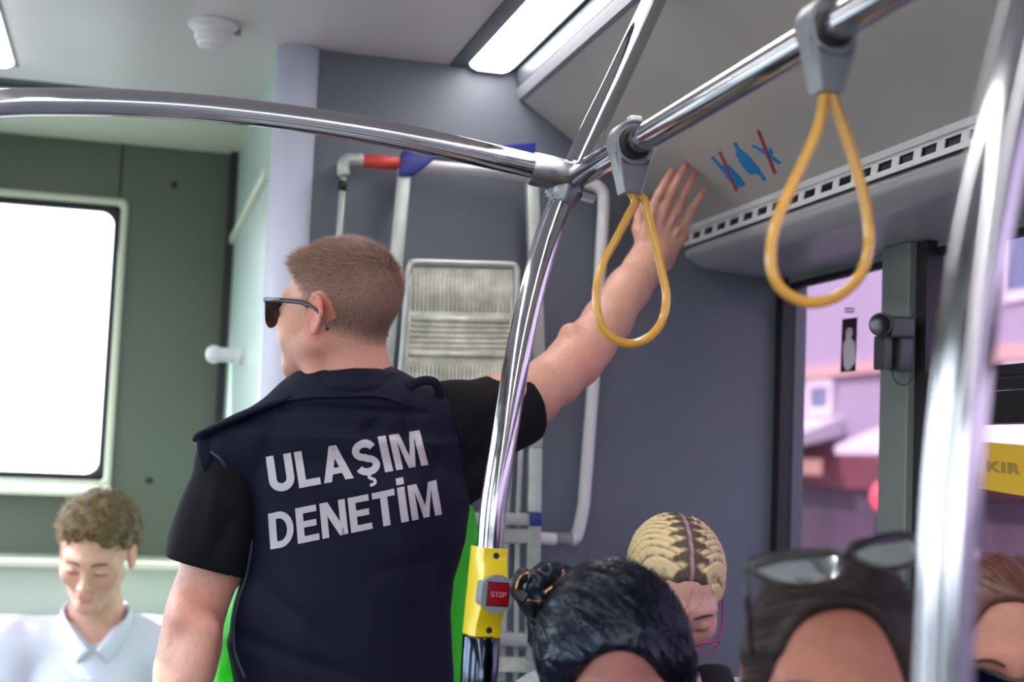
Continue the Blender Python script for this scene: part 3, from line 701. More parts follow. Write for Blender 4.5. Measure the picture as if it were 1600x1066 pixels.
# ------------------------------------------------------------------ implicit surfaces
def vnoise(q, seed=0):
    q = np.asarray(q, np.float32); i = np.floor(q).astype(np.int64); f = (q-i).astype(np.float32); f = f*f*(3-2*f)
    def h(ix, iy, iz):
        n = (ix*374761393+iy*668265263+iz*2147483647+seed*974634777) & 0xffffffff
        n = ((n ^ (n >> 13))*1274126177) & 0xffffffff
        return ((n ^ (n >> 16)) & 0xffff).astype(np.float32)/65535.-.5
    r = 0
    for a in (0, 1):
        for b in (0, 1):
            for c in (0, 1):
                w = (f[..., 0] if a else 1-f[..., 0])*(f[..., 1] if b else 1-f[..., 1])*(f[..., 2] if c else 1-f[..., 2])
                r = r+w*h(i[..., 0]+a, i[..., 1]+b, i[..., 2]+c)
    return r
def fbm(q, seed=0, o=3):
    return sum(vnoise(q*2**k, seed+k)/2**k for k in range(o))
class Vol:
    def __init__(s, lo, hi, h):
        s.lo = np.array(lo, float); s.h = h; s.n = np.ceil((np.array(hi)-s.lo)/h).astype(int)+1
        s.D = np.full(s.n, .05, np.float32); s.T = (np.eye(3), np.zeros(3))
    def frame(s, M3, t): s.T = (np.array(M3, float), np.array(t, float)); return s
    def world(s): s.T = (np.eye(3), np.zeros(3)); return s
    def op(s, fn, pts, rad, k=.01, mode='u'):
        A, t = s.T; w = np.array(pts)@A.T+t; m = rad+k+.012
        lo = np.maximum(np.floor((w.min(0)-m-s.lo)/s.h).astype(int), 0); hi = np.minimum(np.ceil((w.max(0)+m-s.lo)/s.h).astype(int)+1, s.n)
        if (hi <= lo).any(): return s
        ax = [s.lo[i]+s.h*np.arange(lo[i], hi[i]) for i in range(3)]
        g = np.stack(np.meshgrid(*ax, indexing='ij'), -1)-t; q = (g@A).astype(np.float32)
        d = fn(q).astype(np.float32); sl = tuple(slice(a, b) for a, b in zip(lo, hi)); c = s.D[sl]
        if mode == 'u':
            hh = np.maximum(k-np.abs(c-d), 0)/max(k, 1e-6); r = np.minimum(c, d)-hh*hh*k*.25
        else:
            e = -d; hh = np.maximum(k-np.abs(c-e), 0)/max(k, 1e-6); r = np.maximum(c, e)+hh*hh*k*.25
        s.D[sl] = r; return s
    def ball(s, c, r, k=.01, mode='u'): c = np.array(c, np.float32); return s.op(lambda q: np.linalg.norm(q-c, axis=-1)-r, [c], r, k, mode)
    def ell(s, c, r, k=.01, mode='u', R=None):
        c = np.array(c, np.float32); r = np.array(r, np.float32)
        def fn(q):
            p = q-c
            if R is not None: p = p@np.array(R, np.float32)
            a = np.linalg.norm(p/r, axis=-1); b = np.linalg.norm(p/(r*r), axis=-1)+1e-9; return a*(a-1)/b
        return s.op(fn, [c], float(max(r)), k, mode)
    def cone(s, a, b, ra, rb, k=.01, mode='u', sq=None):
        a = np.array(a, np.float32); b = np.array(b, np.float32)
        def fn(q):
            ab = b-a; t = np.clip(((q-a)@ab)/(ab@ab), 0, 1)[..., None]; v = q-(a+ab*t)
            if sq is not None:      # squash along a direction: thinner there
                n_ = np.array(sq[:3], np.float32); dd = v@n_; v = v+n_*(dd*(1/sq[3]-1))[..., None]
            return (np.linalg.norm(v, axis=-1)-(ra+(rb-ra)*t[..., 0]))*(1 if sq is None else .9)
        return s.op(fn, [a, b], max(ra, rb), k, mode)
    def chain(s, pts, rs, k=.01, mode='u', sq=None):
        for i in range(len(pts)-1): s.cone(pts[i], pts[i+1], rs[i], rs[i+1], k, mode, sq)
        return s
    def rows(s, rows, k=.02, p=2.5, mode='u'):
        """rows: (z, cx, cy, a, b) elliptical sections, in current frame"""
        r = np.array(sorted(rows), np.float32)
        def fn(q):
            z = q[..., 2]; f = [np.interp(z, r[:, 0], r[:, i]) for i in (1, 2, 3, 4)]
            u = np.abs((q[..., 0]-f[0])/f[2]); v = np.abs((q[..., 1]-f[1])/f[3])
            m = (u**p+v**p)**(1/p); side = (m-1)*np.minimum(f[2], f[3])
            return np.maximum(side, np.maximum(z-r[-1, 0], r[0, 0]-z))
        pts = [(x[1]+i*x[3], x[2]+j*x[4], x[0]) for x in r for i in (-1, 1) for j in (-1, 1)]
        return s.op(fn, pts, .0, k, mode)
    def grid(s):
        ax = [s.lo[i]+s.h*np.arange(s.n[i]) for i in range(3)]; return np.stack(np.meshgrid(*ax, indexing='ij'), -1).astype(np.float32)
    def mesh(s):
        D = s.D.copy(); D[0] = D[-1] = .05; D[:, 0] = D[:, -1] = .05; D[:, :, 0] = D[:, :, -1] = .05
        g = openvdb.FloatGrid(.05); g.copyFromArray(np.clip(D, -.05, .05), tolerance=0)
        v, q = g.convertToQuads(0.0) if hasattr(g, 'convertToQuads') else g.convertToPolygons(0)[:2]
        return v.astype(np.float64)*s.h+s.lo, q[:, ::-1]
    def sample(s, p):
        q = (p-s.lo)/s.h; i = np.clip(np.floor(q).astype(int), 0, s.n-2); f = np.clip(q-i, 0, 1); r = 0
        for a in (0, 1):
            for b in (0, 1):
                for c in (0, 1):
                    w = (f[:, 0] if a else 1-f[:, 0])*(f[:, 1] if b else 1-f[:, 1])*(f[:, 2] if c else 1-f[:, 2])
                    r = r+w*s.D[i[:, 0]+a, i[:, 1]+b, i[:, 2]+c]
        return r
    def grad(s, p):
        e = s.h; g = np.stack([s.sample(p+np.eye(3)[i]*e)-s.sample(p-np.eye(3)[i]*e) for i in range(3)], -1)
        return g/(np.linalg.norm(g, axis=1, keepdims=True)+1e-9)
def fobj(name, vq, m, parent, color=None, disp=None, smoothit=0, **k):
    v, q = vq
    me = bpy.data.meshes.new(name); b0 = np.array(wloc(parent)); vl = v-b0
    me.vertices.add(len(v)); me.vertices.foreach_set('co', vl.astype(np.float32).ravel())
    me.loops.add(q.size); me.loops.foreach_set('vertex_index', q.astype(np.int32).ravel())
    me.polygons.add(len(q)); me.polygons.foreach_set('loop_start', np.arange(0, q.size, q.shape[1], dtype=np.int32))
    me.update(calc_edges=True)
    me.polygons.foreach_set('use_smooth', np.ones(len(q), bool)); me.materials.append(M[m])
    if color is not None:
        a = me.attributes.new('Col', 'FLOAT_COLOR', 'POINT'); c = np.ones((len(v), 4), np.float32); c[:, :3] = color; a.data.foreach_set('color', c.ravel())
    o = bpy.data.objects.new(name, me); link(o, parent, **k)
    if smoothit:
        sm = o.modifiers.new('soft', 'SMOOTH'); sm.iterations = smoothit; sm.factor = .5
    return o
def crop(vq, keep):
    """keep faces whose vertices satisfy keep (bool per vertex)"""
    v, q = vq; f = keep[q].all(1); q = q[f]; used = np.unique(q); mp = np.zeros(len(v), int); mp[used] = np.arange(len(used)); return v[used], mp[q]
def strands(vol, roots, dirf, length, wid, segs=3, lift=.0006, taper=.15, curl=0, off_=.0):
    """ribbons combed over the surface of vol; dirf(p, n)->direction (N,3); length (N,)"""
    p = roots.copy(); N = len(p); pts = [p.copy()]; nr = [vol.grad(p)]
    for s_ in range(segs):
        n = vol.grad(p); d = dirf(p, n, s_); d = d/(np.linalg.norm(d, axis=1, keepdims=True)+1e-9)
        p = p+d*(length/segs)[:, None]
        if lift is not None:
            dd = vol.sample(p); tgt = lift*(s_+1); n2 = vol.grad(p); p = p+n2*(tgt-dd)[:, None]
        pts.append(p.copy()); nr.append(n)
    pts = np.array(pts); nr = np.array(nr); V = []; K = segs+1
    for i in range(K):
        t = pts[min(i+1, K-1)]-pts[max(i-1, 0)]; sd = np.cross(t, nr[i]); sd /= np.linalg.norm(sd, axis=1, keepdims=True)+1e-9
        w = wid*(1-(1-taper)*(i/(K-1))**2); V += [pts[i]-sd*w/2, pts[i]+sd*w/2]
    V = np.array(V)                                      # (2K, N, 3)
    v = V.transpose(1, 0, 2).reshape(-1, 3); base = np.arange(N)[:, None]*2*K; q = []
    for i in range(K-1): q.append(np.stack([base[:, 0]+2*i, base[:, 0]+2*i+1, base[:, 0]+2*i+3, base[:, 0]+2*i+2], 1))
    return v, np.concatenate(q)
def frame(yaw, pitch=0, roll=0):
    """local x = right-hand side, y = facing, z = up.  yaw 0 faces +Y, positive turns towards -X; pitch positive looks down"""
    Rz = Matrix.Rotation(math.radians(yaw), 3, 'Z'); Rx = Matrix.Rotation(math.radians(-pitch), 3, 'X'); Ry = Matrix.Rotation(math.radians(roll), 3, 'Y')
    return np.array(Rz@Rx@Ry)
def head(v, A, c, k=1.0, fem=0, ears=True, blend=.012):
    """skull + face in local metres, eye line z=0, crown .115, chin -.118"""
    v.frame(np.array(A)*1.0, c)
    # note: k scales sizes
    S_ = lambda *a: [x*k for x in a]
    v.ell(S_(0, -.014, .034), S_(.0765, .0985, .083), blend*2)
    v.ell(S_(0, .030, -.025), S_(.062, .062, .080), .03)
    v.cone(S_(0, .032, -.07), S_(0, .068, -.100), .040*k, .019*k, .02)
    for s in (-1, 1):
        v.cone(S_(s*.050, .004, -.055), S_(s*.014, .072, -.100), .017*k, .015*k, .025)
        v.ball(S_(s*.043, .060, -.024), .022*k, .025)
        v.cone(S_(s*.012, .086, .020), S_(s*.045, .072, .020), .012*k, .010*k, .018)
    for s in (-1, 1):
        v.ball(S_(s*.031, .108, -.004), .019*k, .012, 's')
    for s in (-1, 1):
        v.ell(S_(s*.031, .082, -.003), S_(.0155, .0135, .0115), .005)
    v.cone(S_(0, .090, .004), S_(0, .112, -.036), .0075*k, .0105*k, .014)
    for s in (-1, 1): v.ball(S_(s*.0125, .100, -.041), .0085*k, .008)
    for s in (-1, 1): v.ball(S_(s*.007, .107, -.049), .0035*k, .003, 's')
    v.cone(S_(-.016, .088, -.066), S_(.016, .088, -.066), .0068*k, .0068*k, .008)
    v.ell(S_(0, .090, -.077), S_(.018, .009, .0065), .006)
    v.ell(S_(0, .103, -.0715), S_(.022, .007, .0012), .003, 's')
    v.ball(S_(0, .098, -.086), .006*k, .010, 's')
    if ears:
        for s in (-1, 1):
            Re = np.array(Matrix.Rotation(s*.30, 3, 'Z')@Matrix.Rotation(-.12, 3, 'X'))
            cc_ = np.array(S_(s*.079, -.012, -.012)); 
            v.ell(cc_, S_(.0065, .0165, .030), .004, R=Re)
            L = lambda u, w, o_=.004: cc_+Re@np.array([s*o_*k, u*k, w*k])
            ringp = [L(.012, .016), L(.008, .026), L(-.002, .031), L(-.012, .027), L(-.017, .015), L(-.017, .0), L(-.013, -.013), L(-.006, -.022)]
            v.chain(ringp, [.0032*k]*8, .003)
            v.ell(L(.004, -.024, .002), S_(.0045, .0085, .009), .004, R=Re)
            v.ell(L(.002, .0, .010), S_(.007, .008, .013), .004, 's', R=Re)
            v.ell(L(-.006, .012, .009), S_(.005, .007, .009), .004, 's', R=Re)
            v.ball(L(.012, -.002, .003), .0045*k, .003)
SKIN = np.array(lin((214, 160, 140))); SKINP = np.array(lin((206, 150, 132))); RED = np.array(lin((206, 104, 92)))

# ================================================================== the inspector
def Q(px, py, Y): return P(px, py, Y)
def R_(px, py, Y, rpx): return rpx*Y/ray(px, py)[1]
Tm = thing('person', 'man seen from behind in navy vest and sunglasses, right hand raised against the panel', 'person', (float(P(540, 900, 2.32)[0]), 2.32, 0))
HC = P(530, 486, 2.32); HA = frame(47, -1, -2)
vb = Vol((P(225, 800, 2.3)[0]-.06, 2.02, .70), (P(1120, 300, 2.7)[0]+.02, 2.70, 2.03), .0033)
head(vb, HA, HC, 1.0)
vb.ball((-.046, .048, -.052), .027, .03); vb.cone((-.056, .01, -.06), (-.03, .062, -.092), .018, .02, .02)
vb.world()
# neck and torso core
nb = Q(547, 615, 2.335)
vb.cone(Q(545, 525, 2.325), nb, .060, .064, .03)
vb.cone(nb, Q(540, 700, 2.34), .066, .10, .04)
for a, b in (((476, 545), (497, 615)),): vb.cone(P(*a, 2.30), P(*b, 2.28), .012, .010, .02)      # neck tendon
tor = []
def trow(py, xl, xr, dep, yc=2.34):
    a = P(xl, py, yc); b = P(xr, py, yc); return (float((a[2]+b[2])/2), float((a[0]+b[0])/2), yc, float(abs(b[0]-a[0])/2), dep)
vb.rows([trow(690, 372, 690, .075), trow(740, 385, 705, .085), (1.0, float(P(540, 1000, 2.34)[0]), 2.34, .165, .085), (.85, float(P(540, 1100, 2.34)[0]), 2.34, .165, .09)], .04)
vb.cone(Q(400, 715, 2.335), Q(690, 665, 2.335), .055, .055, .04)
# left arm (hangs down)
LA = [(350, 722, 2.32, 42), (340, 800, 2.32, 43), (328, 890, 2.32, 42), (312, 935, 2.315, 41), (302, 968, 2.31, 41), (297, 1010, 2.30, 44), (288, 1050, 2.285, 43), (277, 1100, 2.28, 37), (268, 1160, 2.285, 31), (264, 1205, 2.29, 27)]
vb.chain([Q(*a[:3]) for a in LA], [R_(*a) for a in LA], .02)
vb.ball(Q(292, 962, 2.262), .018, .04)                            # elbow bump
vb.cone(Q(322, 985, 2.25), Q(300, 1060, 2.24), .020, .022, .03)
wl_ = Q(264, 1205, 2.29)
vb.cone(wl_, wl_+np.array([0, .01, -.06]), .028, .034, .02, sq=(1, 0, 0, .55))
for j in range(4):
    b0 = wl_+np.array([0, -.020+.019*j, -.085]); l_ = (.070, .080, .076, .060)[3-j]
    vb.chain([b0, b0+np.array([.006, 0, -l_*.5]), b0+np.array([.022, 0, -l_])], [.0098, .0088, .0072], .003)
vb.chain([wl_+np.array([.004, .026, -.03]), wl_+np.array([.010, .045, -.06]), wl_+np.array([.016, .048, -.088])], [.014, .011, .009], .008)
# right arm (raised)
RAm = [(742, 655, 2.335, 56), (785, 638, 2.35, 52), (828, 618, 2.375, 46), (868, 592, 2.41, 40), (895, 566, 2.44, 39.5), (920, 540, 2.46, 38), (950, 500, 2.485, 36.5), (982, 452, 2.52, 32.5), (1006, 420, 2.55, 29.5), (1022, 398, 2.565, 29)]
sqd = np.array([0, 1, 0.])
vb.chain([Q(*a[:3]) for a in RAm], [R_(*a)*.99 for a in RAm], .02)
vb.ball(Q(916, 570, 2.43), .018, .03); vb.ball(Q(890, 520, 2.44), .016, .02)
# hand: palm as fan of metacarpals
wr = Q(1020, 402, 2.565)
kn = {'index': (1018, 330, 2.545), 'middle': (1038, 325, 2.54), 'ring': (1057, 331, 2.545), 'pinky': (1072, 344, 2.555)}
for i, (n_, kp) in enumerate(kn.items()):
    a = Q(1003+i*12, 398+i*3, 2.567); b = Q(*kp)
    vb.cone(a, b, .0175, .0115, .016, sq=(0, 1, 0, .8))
vb.cone(Q(1012, 372, 2.568), Q(1060, 372, 2.572), .016, .014, .02)
fing = [[(1018, 330, 2.545), (1030, 303, 2.532), (1041, 283, 2.527), (1050, 267, 2.527)],
        [(1038, 325, 2.54), (1051, 297, 2.524), (1062, 276, 2.519), (1071, 260, 2.52)],
        [(1057, 331, 2.545), (1068, 304, 2.53), (1078, 284, 2.525), (1085, 270, 2.526)],
        [(1072, 344, 2.555), (1083, 324, 2.545), (1092, 310, 2.54), (1100, 297, 2.54)]]
frr = [[.0100, .0088, .0080, .0068], [.0102, .0092, .0083, .0070], [.0098, .0088, .0079, .0067], [.0088, .0077, .0069, .0060]]
for fp_, fr_ in zip(fing, frr):
    pp = [Q(*a) for a in fp_]; vb.chain(pp, fr_, .0022)
    vb.ball(pp[0]-np.array([0, .003, 0]), fr_[0]*.95, .008); vb.ball(pp[1]-np.array([0, .0015, 0]), fr_[1]*1.04, .003)
# tendons
for (a, b) in (((1018, 372), (1019, 336)), ((1026, 372), (1038, 334)), ((1036, 374), (1055, 338)), ((1046, 378), (1068, 350))):
    vb.cone(Q(*a, 2.552), Q(*b, 2.533), .0028, .0030, .008)
# thumb, pointing away behind the strap
tp = [Q(1006, 385, 2.575), Q(999, 358, 2.59), Q(1000, 335, 2.615), Q(1006, 318, 2.635)]
vb.chain(tp, [.016, .0135, .0105, .0085], .008)
v, q = vb.mesh()
# colours: scalp tint fades into the skin
def hairmask(L):
    """0..1 density in head-local coordinates"""
    x, y, z = L[:, 0], L[:, 1], L[:, 2]; ax = np.abs(x)
    front = np.interp(z, [-.10, -.05, -.01, .02, .05, .09], [-.045, -.040, .018, .030, .056, .098])   # hairline in y for each height at the temple
    d1 = (front-y)/.022
    nape = (z-np.interp(y, [-.12, -.07, -.03, .02], [-.062, -.060, -.045, -.018]))/.030
    m = np.minimum(np.clip(d1, 0, 1), np.clip(nape, 0, 1))
    ear = ((y+.012)/.026)**2+((z+.012)/.040)**2; m = np.where((ear < 1) & (ax > .06), m*.0, m)
    m = np.where(z > .07, np.clip((.092-y)/.02, 0, 1), m)
    return m
L = (v-HC)@HA
inhead = (np.linalg.norm(L-np.array([0, 0, .01]), axis=1) < .155)
hm = hairmask(L)*inhead; ns = fbm(v*18, 3)
col = np.tile(SKIN, (len(v), 1))
base = SKIN*(1+.12*ns[:, None])+(SKINP-SKIN)*.4
col = base.copy()
earm = np.exp(-(((L[:, 0]+.082)/.02)**2+((L[:, 1]+.012)/.028)**2+((L[:, 2]+.012)/.038)**2)); col += (RED-col)*(.65*np.clip(earm*1.5, 0, 1)*inhead)[:, None]
nk = np.exp(-((L[:, 1]+.05)/.06)**2)*np.exp(-((L[:, 2]+.09)/.045)**2); col += (RED-col)*(.22*nk*inhead)[:, None]
for tpt in [Q(*f_[3]) for f_ in fing]: col += (RED-col)*(.6*np.exp(-(np.linalg.norm(v-tpt, axis=1)/.016)**2))[:, None]
for tpt, s_ in ((Q(905, 575, 2.42), .05), (Q(860, 640, 2.37), .045), (Q(300, 960, 2.25), .05)): col += (RED-col)*(.3*np.exp(-(np.linalg.norm(v-tpt, axis=1)/s_)**2))[:, None]
HB = np.array(lin((124, 98, 90)))
col = col*(1-.80*hm[:, None])+HB*.80*hm[:, None]
body = fobj('body', (v, q), 'skin', Tm, col, smoothit=1)
# short hair
fc = v[q].mean(1); fL = (fc-HC)@HA; fm = hairmask(fL)*(np.linalg.norm(fL-np.array([0, 0, .01]), axis=1) < .155)
ok = np.where(fm > .03)[0]
NS = 30000
pick = RNG.choice(ok, NS, p=fm[ok]/fm[ok].sum()); roots = fc[pick]+RNG.normal(0, .0012, (NS, 3)); Lr = (roots-HC)@HA; hmr = fm[pick]
n0_ = vb.grad(roots)
whorl = np.array([.012, -.085, .062])
def comb(p, n, s_):
    l = (p-HC)@HA; d = (l-whorl); d = d-( (n@HA)*np.sum(d*(n@HA), 1, keepdims=True)); r = np.linalg.norm(d, axis=1, keepdims=True)+1e-6; d = d/r
    nn = n@HA; sw = np.cross(nn, d); d = d+sw*.55*np.exp(-r/.05)
    fw = np.stack([0*d[:, 0], 0*d[:, 0]+1, 0*d[:, 0]+.25], 1); top = np.clip((l[:, 2]-.03)/.05, 0, 1)[:, None]
    fr_ = np.clip((l[:, 1]-.03)/.05, 0, 1)[:, None]; d = d*(1-.4*top-.4*top*fr_)+fw*(.4+.8*fr_)*top+np.stack([0*d[:, 0], 0*d[:, 0], 0*d[:, 0]-.35], 1)*(1-top)
    d = d+nn*(.32+.35*top)+jit
    return d@HA.T
jit = RNG.normal(0, .22, (NS, 3))
topf = np.clip((Lr[:, 2]-.02)/.07, 0, 1); front = np.clip((Lr[:, 1]-.03)/.05, 0, 1)
ln = (.0035+.010*topf+.028*topf*front)*(.6+.5*hmr)*RNG.uniform(.7, 1.2, NS)
hv, hq = strands(vb, roots, comb, ln, .00062, 3, None)
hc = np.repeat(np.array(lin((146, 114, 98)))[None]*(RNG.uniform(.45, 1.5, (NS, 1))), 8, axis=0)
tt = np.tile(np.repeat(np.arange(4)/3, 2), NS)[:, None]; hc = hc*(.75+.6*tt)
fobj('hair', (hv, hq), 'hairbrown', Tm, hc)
am = np.where(((fc[:, 2] < 1.27) & (fc[:, 0] < Q(385, 960, 2.3)[0])) | (fc[:, 0] > Q(860, 600, 2.4)[0]) & (fc[:, 0] < Q(1005, 420, 2.56)[0]))[0]
NA = 3600; ra = fc[RNG.choice(am, NA)]+RNG.normal(0, .001, (NA, 3)); ja = RNG.normal(0, .35, (NA, 3))
av, aq = strands(vb, ra, lambda p, n, s_: np.array([-.25, 0, -1.])+n*.55+ja, RNG.uniform(.006, .013, NA), .00028, 2, None)
fobj('arm_hair', (av, aq), 'hairbrown', Tm, np.tile(np.array(lin((150, 112, 88))), (len(av), 1)))
# sunglasses
def hl(x, y, z): return HC+HA@np.array([x, y, z])
gl_ = thing  
sg = obj('sunglasses', merge(tube(catmull([hl(-.068, .098, .013), hl(-.045, .108, .016), hl(-.015, .112, .012), hl(0, .113, .009), hl(.015, .112, .012), hl(.045, .108, .016), hl(.068, .098, .013)], 5), .0028, 10)), 'frame', Tm, label='dark wayfarer-style sunglasses')
for s in (-1, 1):
    lensp = [(.068, .098, .013), (.070, .096, -.002), (.064, .099, -.020), (.046, .106, -.030), (.026, .110, -.026), (.014, .112, -.008), (.013, .112, .010), (.04, .109, .016)]
    lp = [hl(s*x, y, z) for x, y, z in lensp]; obj('lens', (lp+[p_-HA@np.array([0, .002, 0]) for p_ in lp], [tuple(range(8)), tuple(range(15, 7, -1))]+[(i, (i+1) % 8, 8+(i+1) % 8, 8+i) for i in range(8)]), 'lensdark', sg, smooth=False)
    obj('rim', tube(catmull(lp, 5, True), .0019, 8, closed=True), 'frame', sg)
    tpth = catmull([hl(s*.071, .098, .012), hl(s*.078, .060, .011), hl(s*.0815, .02, .008), hl(s*.083, .0, .002)], 6)
    obj('temple_arm', tube(tpth, 1, 10, flat=(.0020, .0042), up=(0, 0, 1)), 'frame', sg)
    obj('temple_tip', tube(catmull([hl(s*.083, .0, .003), hl(s*.086, -.022, -.010), hl(s*.086, -.040, -.036)], 6), [.0026]*12+[.0032], 10), 'frame', sg)
    obj('hinge_plate', tube([hl(s*.0725, .099, .013), hl(s*.0785, .062, .012)], 1, 8, flat=(.0022, .0026), up=(0, 0, 1)), 'silver', sg, label='silver stripe on the temple')
def crease(vol, pa, pb, amp, wd, Y=2.22, dmax=.16):
    a = P(*pa, Y).astype(np.float32); b = P(*pb, Y).astype(np.float32); g_ = vol.grid(); ab = (b-a)[[0, 2]]; q_ = g_[..., [0, 2]]-a[[0, 2]]
    tt_ = np.clip((q_@ab)/(ab@ab), 0, 1); d_ = np.linalg.norm(q_-tt_[..., None]*ab, axis=-1); vol.D += amp*np.exp(-(d_/wd)**2)*np.sin(np.clip(tt_*.9+.05, 0, 1)*math.pi)*(np.abs(g_[..., 1]-a[1]) < dmax)
# --- t-shirt
vt = Vol((P(235, 800, 2.3)[0]-.05, 2.12, 1.02), (P(850, 650, 2.4)[0]+.05, 2.56, 1.62), .0036)
vt.rows([trow(700, 372, 705, .095), trow(760, 388, 722, .10), trow(900, 388, 706, .10)], .03)
vt.cone(Q(362, 722, 2.325), Q(500, 672, 2.33), .056, .06, .03); vt.cone(Q(728, 664, 2.34), Q(590, 650, 2.33), .062, .06, .03)
ls = [(352, 726, 2.32, 40), (342, 790, 2.318, 53), (328, 850, 2.315, 59), (316, 930, 2.315, 62)]
vt.chain([Q(*a[:3]) for a in ls], [R_(*a) for a in ls], .02)
vt.cone(Q(318, 810, 2.30), Q(283, 895, 2.27), .030, .028, .03)      # flared corner of the hem
rs_ = [(735, 664, 2.34, 66), (780, 650, 2.352, 60), (812, 637, 2.365, 53), (850, 620, 2.385, 48)]
vt.chain([Q(*a[:3]) for a in rs_], [R_(*a) for a in rs_], .02)
vt.cone(Q(712, 655, 2.335), Q(722, 735, 2.34), .06, .055, .03)      # armpit
# folds
g = vt.grid(); nzf = fbm(np.stack([g[..., 0]*22, g[..., 1]*14, g[..., 2]*7], -1), 5, 2); vt.D += nzf*.004
for pa, pb, amp, wd in (((345, 740), (318, 860), -.005, .010), ((372, 800), (330, 880), .006, .010), ((740, 620), (770, 720), .004, .010), ((735, 760), (800, 650), .006, .012), ((735, 700), (800, 620), .004, .010)): crease(vt, pa, pb, amp, wd)
# radial folds on raised sleeve
a0 = Q(742, 655, 2.335)
def halfspace(D, g, p, n):   # remove where (g-p).n > 0
    n = np.array(n)/np.linalg.norm(n); return (g-np.array(p, np.float32))@n.astype(np.float32)
hl1 = Q(260, 871, 2.28); hl2 = Q(377, 905, 2.28); nn_ = np.cross(hl2-hl1, [0, 1, 0]); nn_ = nn_/np.linalg.norm(nn_); nn_ = nn_*(-np.sign(nn_[2]))
dn = halfspace(vt.D, g, hl1, nn_); left = g[..., 0] < float(Q(384, 880, 2.3)[0])
vt.D = np.where(left, np.maximum(vt.D, dn), vt.D)
ax_r = Q(850, 620, 2.385)-Q(780, 650, 2.352); pr = Q(819, 636, 2.37)
dn2 = halfspace(vt.D, g, pr, ax_r); vt.D = np.maximum(vt.D, dn2)
# hollow the sleeve openings
lh = [(331, 872, 2.315, 52), (314, 960, 2.315, 56)]; vt.world().chain([Q(*a[:3]) for a in lh], [R_(*a)-.003 for a in lh], .002, 's')
rh = [(808, 640, 2.363, 47), (880, 606, 2.40, 46)]; vt.chain([Q(*a[:3]) for a in rh], [R_(*a) for a in rh], .002, 's')
del g
fobj('t_shirt', vt.mesh(), 'tee', Tm, smoothit=2)
# --- navy vest (back and shoulders)
vv = Vol((P(290, 700, 2.3)[0]-.03, 2.08, .80), (P(760, 650, 2.3)[0]+.03, 2.58, 1.66), .0036)
VR = [(690, 352, 716), (720, 352, 727), (760, 374, 733), (790, 380, 735), (840, 384, 727), (900, 374, 706), (950, 362, 700), (1010, 354, 701), (1066, 366, 704)]
rows_ = [trow(py, xl, xr, .120 if py > 740 else .105, 2.33) for py, xl, xr in VR]+[(.80, float(P(530, 1180, 2.33)[0]), 2.33, .185, .125)]
vv.rows(rows_, .03, 2.3)
vv.cone(Q(505, 655, 2.31), Q(352, 700, 2.31), .070, .040, .05, sq=(0, 1, 0, .95)); vv.cone(Q(352, 698, 2.31), Q(334, 698, 2.315), .036, .026, .02)
vv.cone(Q(588, 652, 2.31), Q(688, 660, 2.32), .070, .058, .05)
vv.cone(Q(505, 640, 2.33), Q(585, 636, 2.33), .068, .066, .04)
g = vv.grid()
f1_ = fbm(np.stack([g[..., 0]*9, g[..., 1]*6, g[..., 2]*4.5], -1), 11, 2)
vv.D += f1_*.010
fd = Q(642, 662, 2.22); r_ = (g-fd.astype(np.float32)); vv.D += .010*np.exp(-(r_[..., 0]/.012)**2-(r_[..., 2]/.035)**2)*(r_[..., 1] < .09)
fd = Q(560, 640, 2.22); r_ = (g-fd.astype(np.float32)); vv.D += .006*np.exp(-(r_[..., 2]/.007)**2)*(np.abs(r_[..., 0]) < .12)*(r_[..., 1] < .12)
for pa, pb, amp, wd in (((700, 690), (640, 860), .006, .012), ((712, 740), (680, 980), .007, .014), ((395, 905), (520, 1010), .006, .014), ((372, 1000), (560, 1060), .006, .012), ((440, 650), (400, 760), .004, .012), ((560, 900), (700, 870), .004, .014), ((610, 640), (560, 690), .005, .010), ((480, 900), (470, 1066), -.004, .02), ((600, 920), (590, 1066), .005, .016)):
    crease(vv, pa, pb, amp, wd)
# arm holes: slice the left one so that the vest overhangs the sleeve
del g
vv.world()
vest_vq = vv.mesh()
vest = fobj('vest', vest_vq, 'navy', Tm, smoothit=2, label='navy sleeveless vest')
vbvh = BVHTree.FromPolygons([tuple(map(float, p_)) for p_ in vest_vq[0]], [tuple(int(i) for i in f_) for f_ in vest_vq[1]])
def hit(px, py, lift=.0015, bv=None):
    d = Vector(ray(px, py)).normalized(); h = (bv or vbvh).ray_cast(Vector(CAM), d)
    if h[0] is None: return None
    n = h[1] if h[1].dot(d) < 0 else -h[1]; return np.array(h[0]+n*lift)
# piping of the left arm hole
pp = [hit(*a, lift=.001) for a in [(330, 705), (352, 728), (372, 765), (388, 806), (394, 850), (386, 900), (373, 940), (366, 985), (370, 1025), (384, 1060)]]
pp = [x for x in pp if x is not None]
obj('piping', tube(catmull(pp, 6), .0030, 8), 'piping', vest)
pp = [hit(*a, lift=.001) for a in [(706, 640), (722, 690), (727, 740), (724, 790)]]; pp = [x for x in pp if x is not None]
if len(pp) > 2: obj('piping', tube(catmull(pp, 6), .0022, 8), 'navy', vest)
